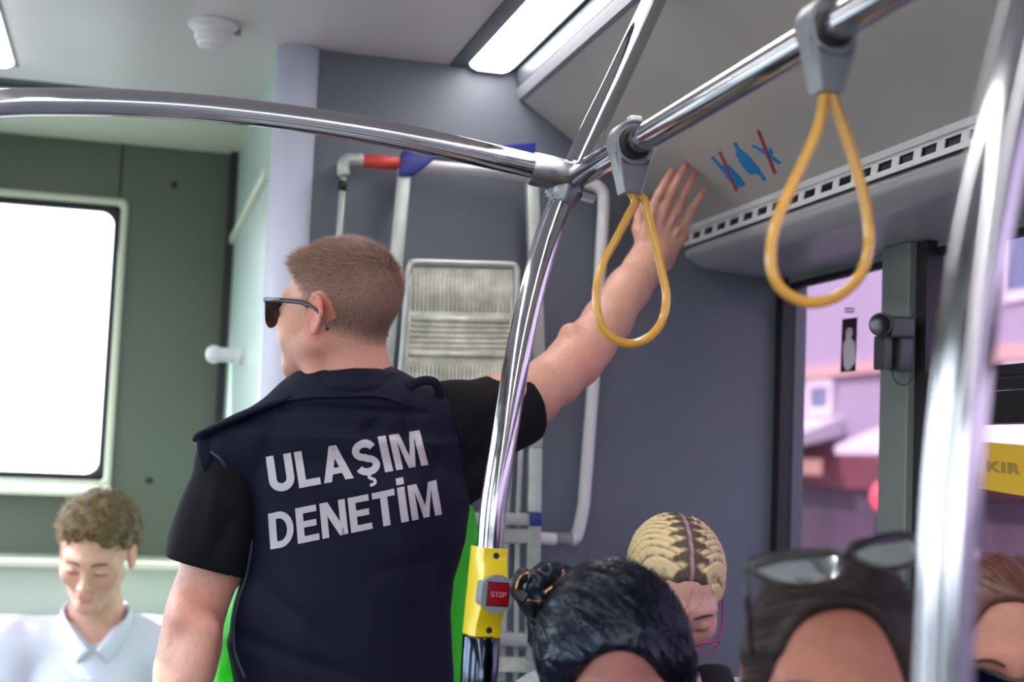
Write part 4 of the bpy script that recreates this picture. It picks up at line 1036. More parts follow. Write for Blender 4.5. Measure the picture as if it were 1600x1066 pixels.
# collar
cp = [(446, 618), (470, 600), (505, 590), (550, 586), (590, 591), (612, 606)]
cin = [Q(a, b+6, 2.28+.05*abs((a-540)/80)**2) for a, b in cp]
vc = Vol((P(430, 700, 2.3)[0]-.04, 2.16, 1.42), (P(640, 600, 2.3)[0]+.05, 2.46, 1.62), .003)
Cc = Q(542, 630, 2.335)
for k in range(26):
    a = math.radians(-205+k*(230/25)*1.0); a2 = math.radians(-205+(k+1)*(230/25))
    def cpn(a_): 
        x = Cc[0]+.083*math.cos(a_); y = Cc[1]+.078*math.sin(a_); tilt = .10*(x-Cc[0])
        return np.array([x, y, Cc[2]+.010+tilt*1.0+.012*max(0, -math.sin(a_))])
    vc.cone(cpn(a), cpn(a2), .016, .016, .006); vc.cone(cpn(a)+np.array([0, .004, .018]), cpn(a2)+np.array([0, .004, .018]), .010, .010, .01)
vc.ball(Cc+np.array([0, .01, 0]), .055, .005, 's')
g = vc.grid(); vc.D += fbm(g*26, 8, 2)*.003; del g
fobj('collar', vc.mesh(), 'navy', vest, smoothit=1)
cb_ = catmull([x for x in [hit(*a, lift=.002) for a in [(440, 628), (480, 622), (540, 620), (590, 620), (625, 630)]] if x is not None], 6)
obj('collar_seam', tube(cb_, .0035, 8), 'navy', vest)
# epaulette along the left shoulder, loop on the right one
ep = [Q(452, 622, 2.28), Q(415, 634, 2.275), Q(380, 648, 2.272), Q(350, 662, 2.272), Q(326, 676, 2.28), Q(318, 688, 2.30)]
obj('epaulette', tube(catmull(ep, 6), 1, 12, flat=(.019, .0065), up=(0, 0, 1)), 'navy', vest)
vf = Q(318, 690, 2.27)
obj('shoulder_flap', tube(catmull([Q(320, 688, 2.285), Q(320, 702, 2.28), Q(325, 722, 2.28), Q(330, 738, 2.29)], 5), 1, 12, flat=(.012, .005), up=(0, 1, 0)), 'navy', vest)
obj('shoulder_loop', tube(catmull([Q(628, 618, 2.27), Q(640, 604, 2.268), Q(660, 595, 2.268), Q(678, 597, 2.27), Q(686, 610, 2.275), Q(687, 628, 2.28)], 6), 1, 12, flat=(.0075, .0042), up=(0, 1, 0)), 'navy', vest)
# lettering
def glyphs(word, t_=.215, gap=.085):
    out = []; x = 0
    def stroke(pts, w=t_):
        pts = [np.array(p_, float) for p_ in pts]; n = len(pts); L1, L2 = [], []
        for i in range(n):
            d = pts[min(i+1, n-1)]-pts[max(i-1, 0)]; d /= np.linalg.norm(d); m_ = np.array([-d[1], d[0]])*w/2; L1.append(pts[i]+m_); L2.append(pts[i]-m_)
        return [[L1[i], L1[i+1], L2[i+1], L2[i]] for i in range(n-1)]
    def q(*p_): return [[np.array(a, float) for a in p_]]
    def arc(cx_, cy_, rx, ry, a0, a1, n=14): return [(cx_+rx*math.cos(math.radians(a0+(a1-a0)*k/n)), cy_+ry*math.sin(math.radians(a0+(a1-a0)*k/n))) for k in range(n+1)]
    h = t_/2
    for ch in word:
        if ch == 'U': w = .70; P_ = stroke([(h, 1), (h, .36)]+arc(w/2, .34, w/2-h, .34-h, 180, 360)[1:-1]+[(w-h, .36), (w-h, 1)])
        elif ch == 'L': w = .60; P_ = q((0, 0), (t_, 0), (t_, 1), (0, 1))+q((t_, 0), (w, 0), (w, .19), (t_, .19))
        elif ch == 'A': w = .82; P_ = q((0, 0), (.22, 0), (.51, 1), (.30, 1))+q((w, 0), (w-.23, 0), (.30, 1), (.51, 1))+q((.19, .20), (.62, .20), (.57, .37), (.24, .37))
        elif ch in 'SŞ':
            w = .70; P_ = stroke(arc(w/2, .71, w/2-.10, .19, 20, 270, 20)+arc(w/2, .29, w/2-.10, .19, 88, -160, 20), .20)
            if ch == 'Ş': P_ += q((.29, .0), (.39, .0), (.39, -.10), (.29, -.10))+stroke(arc(.36, -.19, .11, .085, 100, -115, 12), .085)
        elif ch in 'Iİ':
            w = .225; P_ = q((0, 0), (w, 0), (w, 1), (0, 1))
            if ch == 'İ': P_ += q((0, 1.07), (w, 1.07), (w, 1.27), (0, 1.27))
        elif ch == 'M': w = .88; P_ = q((0, 0), (.19, 0), (.19, 1), (0, 1))+q((w-.19, 0), (w, 0), (w, 1), (w-.19, 1))+q((.15, 1), (.27, 1), (.53, .0), (.35, .0))+q((w-.15, 1), (w-.27, 1), (.35, .0), (.53, .0))
        elif ch == 'D': w = .72; P_ = q((0, 0), (t_, 0), (t_, 1), (0, 1))+stroke([(t_, 1-.09), (.30, 1-.09)]+arc(.30, .5, w-.30-.10, .41, 88, -88, 20)+[(.30, .09), (t_, .09)], .19)
        elif ch == 'E': w = .64; P_ = q((0, 0), (t_, 0), (t_, 1), (0, 1))+q((t_, 0), (w, 0), (w, .18), (t_, .18))+q((t_, .82), (w-.02, .82), (w-.02, 1), (t_, 1))+q((t_, .42), (w-.05, .42), (w-.05, .60), (t_, .60))
        elif ch == 'N': w = .76; P_ = q((0, 0), (.20, 0), (.20, 1), (0, 1))+q((w-.20, 0), (w, 0), (w, 1), (w-.20, 1))+q((.0, 1), (.24, 1), (w, 0), (w-.24, 0))
        elif ch == 'T': w = .68; P_ = q((0, .82), (w, .82), (w, 1), (0, 1))+q((w/2-h, 0), (w/2+h, 0), (w/2+h, .82), (w/2-h, .82))
        out += [[p_+np.array([x, 0]) for p_ in f_] for f_ in P_]; x += w+gap
    return out, x-gap
def lay_text(s, quad):
    polys, W_ = glyphs(s); b = bmesh.new()
    for f_ in polys: b.faces.new([b.verts.new((p_[0], p_[1], 0)) for p_ in f_])
    for k in range(1, 60): bmesh.ops.bisect_plane(b, geom=b.verts[:]+b.edges[:]+b.faces[:], plane_co=(W_*k/60, 0, 0), plane_no=(1, 0, 0))
    for k in range(-3, 15): bmesh.ops.bisect_plane(b, geom=b.verts[:]+b.edges[:]+b.faces[:], plane_co=(0, k/12+.01, 0), plane_no=(0, 1, 0))
    tl, tr, br, bl = [np.array(a, float) for a in quad]; out = []
    for v_ in b.verts:
        u = v_.co.x/W_; w = v_.co.y; p_ = (bl*(1-u)+br*u)*(1-w)+(tl*(1-u)+tr*u)*w
        h = hit(p_[0], p_[1], .0022); out.append(h if h is not None else P(p_[0], p_[1], 2.2))
    b.verts.index_update(); f = [tuple(v_.index for v_ in f_.verts) for f_ in b.faces]; b.free(); return out, f
le = obj('lettering', merge(lay_text('ULAŞIM', [(416, 714), (655, 673), (668, 727), (424, 771)]),
                       lay_text('DENETİM', [(420, 803), (681, 751), (689, 804), (424, 859)])), 'print', vest, smooth=False, label='pale reflective ULAŞIM DENETİM lettering on the back')
# --- hi-vis green front panel showing at both sides
vg = Vol((P(300, 1000, 2.3)[0]-.03, 2.16, .80), (P(740, 800, 2.3)[0]+.03, 2.62, 1.36), .0045)
GR = [(775, 400, 722), (790, 395, 737), (830, 390, 735), (864, 380, 730), (895, 374, 724), (940, 356, 725), (987, 342, 721), (1035, 330, 724), (1066, 322, 722), (1110, 318, 721)]
vg.rows([trow(py, xl, xr, .085, 2.40) for py, xl, xr in GR]+[(.80, float(P(525, 1180, 2.40)[0]), 2.40, .20, .09)], .02, 2.4)
g = vg.grid(); vg.D += fbm(np.stack([g[..., 0]*16, g[..., 1]*16, g[..., 2]*9], -1), 21, 3)*.012; del g
fobj('hi_vis_panel', vg.mesh(), 'hivis', Tm, smoothit=1)
# --- trousers, shoes (below the frame, so the man stands on the floor)
def lower(parent, hipc, feet, m='navycloth', ytop=.96, h=.009, knees=None):
    lo = np.min([hipc]+feet, 0)-.2; hi = np.max([hipc]+feet, 0)+.2; lo[2] = .06; hi[2] = ytop+.12
    if knees is not None: lo = np.minimum(lo, np.min(knees, 0)-.12); hi = np.maximum(hi, np.max(knees, 0)+.12)
    vl = Vol(lo, hi, h); hipc = np.array(hipc)
    for i, ft in enumerate(feet):
        s = np.sign(ft[0]-hipc[0]) or 1; hp = hipc+np.array([s*.085, 0, -.04]); kn_ = np.array(knees[i]) if knees is not None else (hp+np.array(ft))/2+np.array([0, .02, 0])
        vl.cone(hp, kn_, .088, .066, .03); vl.cone(kn_, np.array(ft)+np.array([0, 0, .08]), .066, .052, .02)
    vl.ell(hipc, (.175, .115, .12), .05)
    fobj('trousers', vl.mesh(), m, parent, smoothit=1)
def shoes(parent, feet, fwd_):
    fwd_ = np.array(fwd_, float)
    for ft in feet:
        vs_ = Vol(np.array(ft)-.2+np.array([0, 0, .2]), np.array(ft)+np.array([.2, .2, .16]), .007); a = np.array(ft)+np.array([0, 0, .045])
        vs_.chain([a-fwd_*.05, a+fwd_*.06, a+fwd_*.16-np.array([0, 0, .01])], [.043, .046, .036], .02); vs_.cone(a, a+np.array([0, 0, .07]), .045, .045, .02)
        gz = vs_.grid()[..., 2]; vs_.D = np.maximum(vs_.D, .002-gz); fobj('shoe', vs_.mesh(), 'shoe', parent)
hx = float(P(530, 1180, 2.33)[0])
lower(Tm, (hx, 2.34, .90), [np.array([hx-.12, 2.34, 0]), np.array([hx+.12, 2.38, 0])])
shoes(Tm, [np.array([hx-.12, 2.34, 0]), np.array([hx+.12, 2.38, 0])], (0, 1, 0))

# ================================================================== seated passengers
def seated(label, hc, A, shirt, yaw, neckdir=None, h=.006, k=1.0, name_shirt='shirt', skin=None, sh=.185, colf=None, scalp=None, seatit=False):
    """hc = head centre, A = head frame; yaw = facing of the torso; returns root, head volume"""
    hc = np.array(hc, float); B = frame(yaw); fwd_ = B[:, 1]; rt = B[:, 0]
    nk_ = hc+A@np.array([0, -.030, -.085])*k; base = np.array([nk_[0], nk_[1], nk_[2]])-fwd_*.035+np.array([0, 0, -.10]); base = base-0
    shz = base[2]-.045
    pel = np.array([base[0], base[1], .55])-fwd_*.03
    T = thing('person', label, 'person', (float(pel[0]), float(pel[1]), 0))
    shl = [base+rt*sh*s+np.array([0, 0, -.055]) for s in (-1, 1)]
    elb = [shl[i]+rt*.05*s+fwd_*.06+np.array([0, 0, -.28]) for i, s in enumerate((-1, 1))]
    hnd = [pel+rt*.09*s+fwd_*.27+np.array([0, 0, .10]) for s in (-1, 1)]
    for i in range(2):
        d = hnd[i]-elb[i]; L_ = np.linalg.norm(d)
        if L_ > .30: hnd[i] = elb[i]+d/L_*.30
    pts = np.array([hc, pel, *elb, *hnd, *shl]); lo = pts.min(0)-.17; hi = pts.max(0)+.17; lo[2] = .42; hi[2] = hc[2]+.17
    vb_ = Vol(lo, hi, h); head(vb_, A, hc, k); vb_.world()
    vb_.cone(hc+A@np.array([0, -.02, -.06])*k, base, .052*k, .056*k, .02)
    vb_.cone(base, base+np.array([0, 0, -.10]), .06, .11, .04); vb_.cone(base+np.array([0, 0, -.2]), pel, .13, .13, .06, sq=(*fwd_, .75))
    for i in range(2):
        vb_.cone(base+np.array([0, 0, -.06]), shl[i], .055, .048, .03); vb_.cone(shl[i], elb[i], .047, .037, .01); vb_.cone(elb[i], hnd[i], .037, .026, .01)
        hd = hnd[i]-elb[i]; hd /= np.linalg.norm(hd); sd = rt*(1 if i else -1)
        vb_.cone(hnd[i], hnd[i]+hd*.07, .026, .030, .01, sq=(0, 0, 1, .6))
        for j in range(4):
            o_ = rt*(-.028+.0187*j); r0 = .0085; b0 = hnd[i]+hd*.085+o_; vb_.chain([b0, b0+hd*.035, b0+hd*(.055+.006*(j in (1, 2)))-np.array([0, 0, .015])], [r0, .008, .007], .003)
        vb_.chain([hnd[i]+hd*.03-sd*.02, hnd[i]+hd*.05-sd*.045, hnd[i]+hd*.08-sd*.05], [.012, .010, .008], .006)
    v, q = vb_.mesh(); L = (v-hc)@A/k; sk = SKIN if skin is None else np.array(lin(skin))
    c_ = np.tile(sk, (len(v), 1))*(1+.08*fbm(v*20, 2)[:, None])
    near = (np.linalg.norm(L, axis=1) < .16)
    lip = np.exp(-(L[:, 0]/.020)**4-((L[:, 2]+.071)/.0095)**4)*(L[:, 1] > .07)*near; c_ += (np.array(lin((186, 84, 88)))-c_)*(.42*lip)[:, None]
    ch = np.exp(-((np.abs(L[:, 0])-.042)/.022)**2-((L[:, 2]+.03)/.025)**2)*(L[:, 1] > .03)*near; c_ += (RED-c_)*(.15*ch)[:, None]
    er = np.exp(-((np.abs(L[:, 0])-.083)/.012)**2-((L[:, 2]+.01)/.04)**2)*near; c_ += (RED-c_)*(.45*er)[:, None]
    ey = np.exp(-((np.abs(L[:, 0])-.031)/.016)**4-((L[:, 2]+.009)/.0045)**2)*(L[:, 1] > .075)*near; c_ += (np.array(lin((70, 40, 36)))-c_)*(.7*ey)[:, None]
    if scalp is not None:
        m_ = scalp(L)*near; c_ = c_*(1-m_[:, None])+np.array(lin((70, 52, 46)))*m_[:, None]
    fobj('body', (v, q), 'skin', T, c_, smoothit=1)
    # top
    vs_ = Vol(lo, hi, h+.001); w = .012
    vs_.cone(base+np.array([0, 0, -.06]), base+np.array([0, 0, -.13]), .085, .12, .03); vs_.cone(base+np.array([0, 0, -.2]), pel, .145, .15, .06, sq=(*fwd_, .78))
    for i in range(2):
        vs_.cone(base+np.array([0, 0, -.045]), shl[i], .060, .062, .04); vs_.cone(shl[i], elb[i], .062, .052, .02); vs_.cone(elb[i], elb[i]+(hnd[i]-elb[i])*.55, .050, .044, .01)
    g = vs_.grid(); vs_.D += fbm(np.stack([g[..., 0]*13, g[..., 1]*13, g[..., 2]*8], -1), 31+int(abs(hc[0])*100), 2)*.012
    # open neck
    nkc = base+fwd_*.03+np.array([0, 0, .02]); vs_.world().cone(nkc, nkc+fwd_*.07+np.array([0, 0, -.060]), .060, .008, .01, 's'); vs_.cone(base, base+np.array([0, 0, .1]), .066, .08, .01, 's')
    del g
    fobj(name_shirt, vs_.mesh(), shirt, T, smoothit=2)
    kn_ = [pel+rt*.10*s+fwd_*(.40 if seatit else .10)+np.array([0, 0, -.02 if seatit else -.12]) for s in (-1, 1)]; ft = [np.array([x[0]+fwd_[0]*.02, x[1]+fwd_[1]*.02, 0]) for x in kn_]
    B2 = [np.array(x) for x in ft]
    lo2 = np.min([pel]+kn_+ft, 0)-.15; hi2 = np.max([pel]+kn_+ft, 0)+.15; lo2[2] = .05
    vl = Vol(lo2, hi2, .011); vl.ell(pel, (.16, .14, .10), .05)
    for i in range(2): vl.cone(pel+rt*.09*(1 if i else -1), kn_[i], .085, .066, .03); vl.cone(kn_[i], ft[i]+np.array([0, 0, .08]), .066, .05, .02)
    fobj('trousers', vl.mesh(), 'denim', T, smoothit=1); shoes(T, ft, fwd_)
    # eyebrows
    def hl_(x, y, z): return hc+A@(np.array([x, y, z])*k)
    for s in (-1, 1):
        path = catmull([hl_(s*.012, .0985, .016), hl_(s*.028, .0965, .0215), hl_(s*.048, .082, .016)], 5)
        obj('eyebrow', tube(path, [.0019*k]*10+[.0008], 8), 'brow', T)
    if seatit: seat_(pel, B)
    return T, vb_, hl_, base, rt, fwd_
BASEC = dict(hairblack=(11, 15, 30), hairdark=(40, 27, 27), hairred=(92, 52, 40), haircurly=(96, 72, 44))
seats = []
def seat_(pel, B):
    i = len(seats); seats.append(pel)
    labs = ['blue bus seat under the young man in the white shirt', 'blue bus seat under the passenger with blonde braids', 'blue bus seat under the woman with the claw clip', 'blue bus seat under the woman with sunglasses pushed up on her hair', 'blue bus seat under the auburn haired woman at the right edge']
    t = thing('bus_seat', labs[i], 'bus seat', (float(pel[0]), float(pel[1]), 0))
    def wb(x0, x1, y0, y1, z0, z1, m, n):
        v_, f_ = box(x0, x1, y0, y1, z0, z1); v_ = [np.array([pel[0], pel[1], 0])+B@np.array(p_) for p_ in v_]; obj(n, bevel((v_, f_), .015, 3), m, t)
    wb(-.21, .21, -.12, .34, .36, .445, 'seat', 'seat_cushion'); wb(-.21, .21, -.185, -.13, .42, .86, 'seat', 'backrest'); wb(-.04, .04, .0, .16, 0, .36, 'greyplastic', 'pedestal')
def hairshell(T, vol_lo, vol_hi, build, m, h=.004, disp=None, name='hair', cut=None, **k):
    vh = Vol(vol_lo, vol_hi, h); build(vh)
    if disp is not None: g = vh.grid(); vh.D += disp(g); del g
    if cut: cut(vh)
    vq = vh.mesh(); o = fobj(name, vq, m, T, np.tile(np.array(lin(BASEC[m])), (len(vq[0]), 1))*(1+.5*fbm(vq[0]*60, 5, 2)[:, None]), smoothit=1, **k); return vh, vq, o
def kp(HC_, A_, c, rr, f=1.16):
    def k_(p):
        l = (p-HC_)@A_; return (np.linalg.norm((l-np.array(c))/(np.array(rr)*f), axis=1) > 1) & (l[:, 2] > -.06)
    return k_
def ribbons(T, vh, vq, n, dirf, L0, wid, m, keep=None, segs=8, seed=1, name='hair_strands', lift=.0008, parent=None, rgb=(40, 30, 30)):
    rg = np.random.default_rng(seed); v, q = vq; fc = v[q].mean(1)
    if keep is not None: fc = fc[keep(fc)]
    r = fc[rg.integers(0, len(fc), n)]+rg.normal(0, .002, (n, 3)); L_ = L0*rg.uniform(.6, 1.2, n); J = rg.normal(0, .10, (n, 3))
    d = lambda p, nn, s_: (lambda D: D-nn*np.sum(D*nn, 1, keepdims=True)+J)(dirf(p, nn))
    sv, sq_ = strands(vh, r, d, L_, wid, segs, lift/segs*2)
    c_ = np.repeat(np.array(lin(rgb))[None]*rg.uniform(.4, 1.9, (n, 1)), 2*(segs+1), axis=0)
    fobj(name, (sv, sq_), m, parent or T, c_)

# ---- young man in the white shirt
A = frame(180-12, 24, -3); hc = P(150, 863, 3.36)
def sc1(L): return .0*L[:, 0]
T, vb_, hl_, base, rt, fw = seated('young man in an open-necked white shirt looking down under the rear window', hc, A, 'shirtwhite', 180, h=.005, k=.965, name_shirt='shirt', seatit=True)
def hb(vh):
    vh.frame(A, hc); vh.ell((0, -.020, .055), (.084, .098, .078), .01); vh.ell((0, .035, .098), (.066, .062, .034), .03); vh.ell((0, -.06, .01), (.078, .055, .07), .03)
    # cut the face
    vh.ell((0, .115, .0), (.075, .070, .088), .012, 's'); vh.ell((0, .10, -.06), (.12, .085, .075), .01, 's'); vh.ell((0, .0, -.12), (.2, .2, .085), .02, 's')
vh, vq, _ = hairshell(T, hc-.19, hc+.19, hb, 'haircurly', .0045, lambda g: fbm(g*55, 3, 2)*.016)
ribbons(T, vh, vq, 2500, lambda p, n: np.cross(n, [0, 0, 1.])+RNG.normal(0, .8, p.shape), .020, .0013, 'haircurly', segs=4, lift=.006, rgb=(150, 120, 80))  # strands paler than the cap stand in for sun highlights
# collar and placket
def wedge(pts, th, m, n, par): 
    g = G(); g.hexa(pts, [np.array(p_)-fw*th for p_ in pts]); obj(n, bevel(g.get(), .004, 2), m, par)
shirt1 = [c_ for c_ in T.children if c_.name.startswith('shirt')][0]
for s in (-1, 1):
    pth = [base+rt*s*.062-fw*.03+np.array([0, 0, .020]), base+rt*s*.074+fw*.025+np.array([0, 0, .004]), base+rt*s*.056+fw*.075+np.array([0, 0, -.028]), base+rt*s*.020+fw*.105+np.array([0, 0, -.070])]
    obj('collar', tube(catmull(pth, 6), 1, 12, flat=(.007, .024), up=(0, 0, 1)), 'shirtwhite', shirt1)
obj('placket', tube(catmull([base+fw*.118+np.array([0, 0, -.11]), base+fw*.135+np.array([0, 0, -.22]), base+fw*.14+np.array([0, 0, -.36])], 5), 1, 12, flat=(.014, .003), up=tuple(fw)), 'shirtwhite', shirt1)

# ---- passenger with bleached braids
A = frame(180-8, 30, -4); hc = P(1052, 924, 2.22)
T, vb_, hl_, base, rt, fw = seated('person with bleached blonde braids and dark roots, head bowed, by the grey partition', hc, A, 'shirtwhite', 180-15, h=.0055, k=.98, skin=(226, 172, 156))
HCb, Ab = hc.copy(), A.copy()
def hb(vh):
    vh.frame(Ab, HCb); vh.ell((0, -.018, .038), (.080, .100, .082), .01); vh.cone((0.068, .01, .02), (.074, .005, -.02), .012, .006, .01); vh.cone((-.068, .01, .02), (-.074, .005, -.02), .012, .006, .01)
    vh.ell((0, .112, .000), (.076, .072, .082), .006, 's'); vh.ell((0, .05, -.10), (.12, .11, .09), .01, 's')
    for s in (-1, 1): vh.ball((s*.088, -.008, -.018), .030, .006, 's')
def cr_(g):
    l = (g-HCb.astype(np.float32))@Ab.astype(np.float32); ax = np.abs(l[..., 0]); row = np.sin((l[..., 1]*1.0+ax*.9+.004*np.sin(l[..., 2]*90))*math.pi/.0075)
    return row*.0022*np.clip((ax-.010)/.01, 0, 1)
vh = Vol(hc-.17, hc+.17, .0032); hb(vh); g = vh.grid(); vh.D += cr_(g); del g; v, q = vh.mesh()
l = (v-HCb)@Ab; ax = np.abs(l[:, 0]); row = np.sin((l[:, 1]+ax*.9+.004*np.sin(l[:, 2]*90))*math.pi/.0075)+fbm(v*120, 3, 2)*.9
rootm = np.clip((.027+.012*np.sin(l[:, 1]*300)-ax)/.010, 0, 1)*.92; grooves = np.clip(row*1.1-.35, 0, 1)*.85; mm = np.clip(np.maximum(rootm, grooves), 0, 1)[:, None]; part = np.clip((.0035-ax)/.0015, 0, 1)[:, None]
cc_ = np.array(lin((232, 206, 156)))*(1-mm)+np.array(lin((52, 38, 38)))*mm; cc_ = cc_*(1-part)+np.array(lin((176, 140, 148)))*part
fobj('hair', (v, q), 'hairbrown', T, cc_, smoothit=0, label='bleached cornrow braids with dark roots')
gls = obj('eyeglasses', tube(catmull([hl_(-.062, .098, -.022), hl_(-.030, .114, -.020), hl_(0, .118, -.026), hl_(.030, .114, -.020), hl_(.062, .098, -.022)], 5), .0016, 8), 'pinkframe', T, label='thin magenta glasses low on the nose')
for s in (-1, 1):
    obj('rim', tube(catmull([hl_(s*x, y, z) for x, y, z in [(.062, .098, -.022), (.060, .100, -.034), (.040, .110, -.042), (.020, .116, -.038), (.012, .117, -.030), (.030, .114, -.020)]], 5, True), .0012, 8, closed=True), 'pinkframe', gls)
    obj('temple_arm', tube(catmull([hl_(s*.062, .098, -.024), hl_(s*.078, .05, -.012), hl_(s*.084, -.005, .010)], 5), .0016, 8), 'pinkframe', gls)
for s in (-1, 1): obj('bag_strap', tube(catmull([base-fw*.06+rt*s*.10+np.array([0, 0, -.02]), base+rt*s*.10+fw*.0+np.array([0, 0, .020]), base+rt*s*.105+fw*.10+np.array([0, 0, -.05]), base+rt*s*.11+fw*.14+np.array([0, 0, -.25])], 6), 1, 12, flat=(.028, .007), up=tuple(fw*.7+np.array([0, 0, .7]))), 'blackcloth', T)

# ---- woman with black hair and claw clip
A = frame(180-12, 24, 4); hc = P(962, 1052, 1.68)
T, vb_, hl_, base, rt, fw = seated('woman with glossy black parted hair held up by a claw clip, head bowed', hc, A, 'navycloth', 180-15, h=.0065, skin=(176, 114, 104), name_shirt='top', sh=.155)  # skin tone darkened to stand in for shade on her face
HCw, Aw = hc.copy(), A.copy()
def hb(vh):
    vh.frame(Aw, HCw); vh.ell((0, -.014, .038), (.089, .110, .089), .01); vh.ell((.012, -.05, .0), (.078, .075, .09), .03); vh.ell((-.012, -.03, -.03), (.076, .07, .11), .03)
    for s in (-1, 1): vh.cone((s*.066, .045, .05), (s*.080, .030, -.07), .020, .015, .02)
def cutw(vh):
    vh.frame(Aw, HCw); vh.ell((0.006, .114, -.006), (.073, .074, .099), .010, 's'); vh.ell((0, .10, -.10), (.10, .09, .09), .01, 's')
tgt = Q(845, 925, 1.76)
_ax = tgt-(HCw+Aw@np.array([0, -.02, .02])); _ax /= np.linalg.norm(_ax); _b1 = np.cross(_ax, [0, 0, 1.]); _b1 /= np.linalg.norm(_b1); _b2 = np.cross(_ax, _b1)
def dsp(g):
    l = g-HCw.astype(np.float32); ph = np.arctan2(l@_b1.astype(np.float32), l@_b2.astype(np.float32)); sg_ = l@_ax.astype(np.float32)
    l2 = l@Aw.astype(np.float32); part = np.exp(-((l2[..., 0]-.012)/.005)**2)*np.clip((l2[..., 1]-.0)/.04, 0, 1)*np.clip(l2[..., 2]/.03, 0, 1)
    return fbm(np.stack([ph*9, sg_*9, ph*0], -1), 9, 2)*.006+fbm(np.stack([ph*34, sg_*14, ph*0], -1), 19, 2)*.0035
vh, vq, ho = hairshell(T, hc-.21, hc+.21, hb, 'hairblack', .0038, dsp, cut=cutw)
clipc = HCw+Aw@np.array([.085, -.085, .075])
tgt = Q(845, 925, 1.76)
ribbons(T, vh, vq, 9000, lambda p, n: (tgt-p)+np.array([0, .10, 0]), .06, .0010, 'hairblack', segs=8, lift=.003, keep=kp(HCw, Aw, (0.004, .118, .010), (.072, .076, .084), 1.38), rgb=(11, 15, 30))
ribbons(T, vh, vq, 160, lambda p, n: (tgt-p)+np.array([0, .10, .05]), .12, .0005, 'hairblack', segs=8, lift=.02, seed=5, name='loose_strands', keep=kp(HCw, Aw, (0.004, .118, .010), (.072, .076, .084), 1.5), rgb=(11, 15, 30))
# twisted bun
vbn = Vol(tgt-.09, tgt+.12, .0035)
bun = [Q(880, 915, 1.77), Q(860, 905, 1.76), Q(838, 915, 1.75), Q(836, 940, 1.75), Q(856, 952, 1.76), Q(875, 940, 1.76)]
vbn.chain(bun, [.026, .023, .021, .02, .02, .018], .008); vbn.chain([Q(850, 950, 1.76), Q(846, 975, 1.76), Q(838, 1000, 1.77)], [.015, .016, .014], .01)
vbn.D += fbm(vbn.grid()*70, 4, 2)*.006
bm_ = vbn.mesh(); fobj('bun', bm_, 'hairblack', T, np.tile(np.array(lin((11, 15, 30))), (len(bm_[0]), 1)), smoothit=1)
lp1 = catmull([Q(880, 893, 1.745), Q(905-25, 900, 1.735), Q(868, 915, 1.73), Q(850, 928, 1.725)], 5)
clp = obj('claw_clip', tube(catmull([Q(824, 900, 1.735), Q(814, 900, 1.735), Q(808, 912, 1.735), Q(809, 926, 1.735), Q(822, 938, 1.73)], 5), 1, 10, flat=(.009, .004), up=(0, 1, 0)), 'black', T, label='black claw clip with gold edges')
obj('clip_jaw', tube(catmull([Q(822, 938, 1.73), Q(832, 946, 1.73), Q(838, 958, 1.735)], 5), 1, 10, flat=(.007, .004), up=(0, 1, 0)), 'black', clp)
obj('clip_tooth', tube(lp1, 1, 10, flat=(.0035, .003), up=(0, 1, 0)), 'gold', clp, label='gold claw arm')
obj('clip_edge', tube(catmull([Q(840, 898, 1.728), Q(822, 896, 1.728), Q(811, 905, 1.728), Q(806, 922, 1.728)], 5), .0012, 8), 'gold', clp)
obj('clip_edge', tube(catmull([Q(824, 938, 1.724), Q(836, 940, 1.724), Q(850, 940, 1.724)], 5), .0013, 8), 'gold', clp)

# ---- woman with sunglasses on her hair
A = frame(180-25, 3, -5); hc = P(1302, 1080, 1.28)
T, vb_, hl_, base, rt, fw = seated('dark haired woman with glossy sunglasses pushed up on her head, near the lens', hc, A, 'blackcloth', 180-25, h=.007, k=1.02, skin=(172, 108, 88), name_shirt='top')  # shade on the forehead is put into this darker skin colour
HCd, Ad = hc.copy(), A.copy()
def hb(vh):
    vh.frame(Ad, HCd); vh.ell((0, -.014, .040), (.084, .108, .091), .01); vh.ell((0, -.05, -.03), (.080, .07, .13), .03)
    vh.ell((0, .107, .0), (.071, .076, .112), .012, 's'); vh.ell((0, .10, -.10), (.10, .09, .09), .01, 's')
    for s in (-1, 1): vh.cone((s*.068, .03, .05), (s*.078, .02, -.14), .016, .016, .02)
vh, vq, ho = hairshell(T, hc-.24, hc+.21, hb, 'hairdark', .005, lambda g: fbm(g*np.array([18, 18, 60], np.float32), 6, 2)*.005)
ribbons(T, vh, vq, 3000, lambda p, n: np.stack([np.sign(p[:, 0]-HCd[0])*.6, 0*p[:, 0]+1, 0*p[:, 0]-.3], 1), .06, .0014, 'hairdark', segs=6, lift=.004, keep=kp(HCd, Ad, (0, .105, 0), (.070, .076, .098)), rgb=(44, 30, 30))
def hs(x, y, z): return HCd+Ad@np.array([x, y, z])
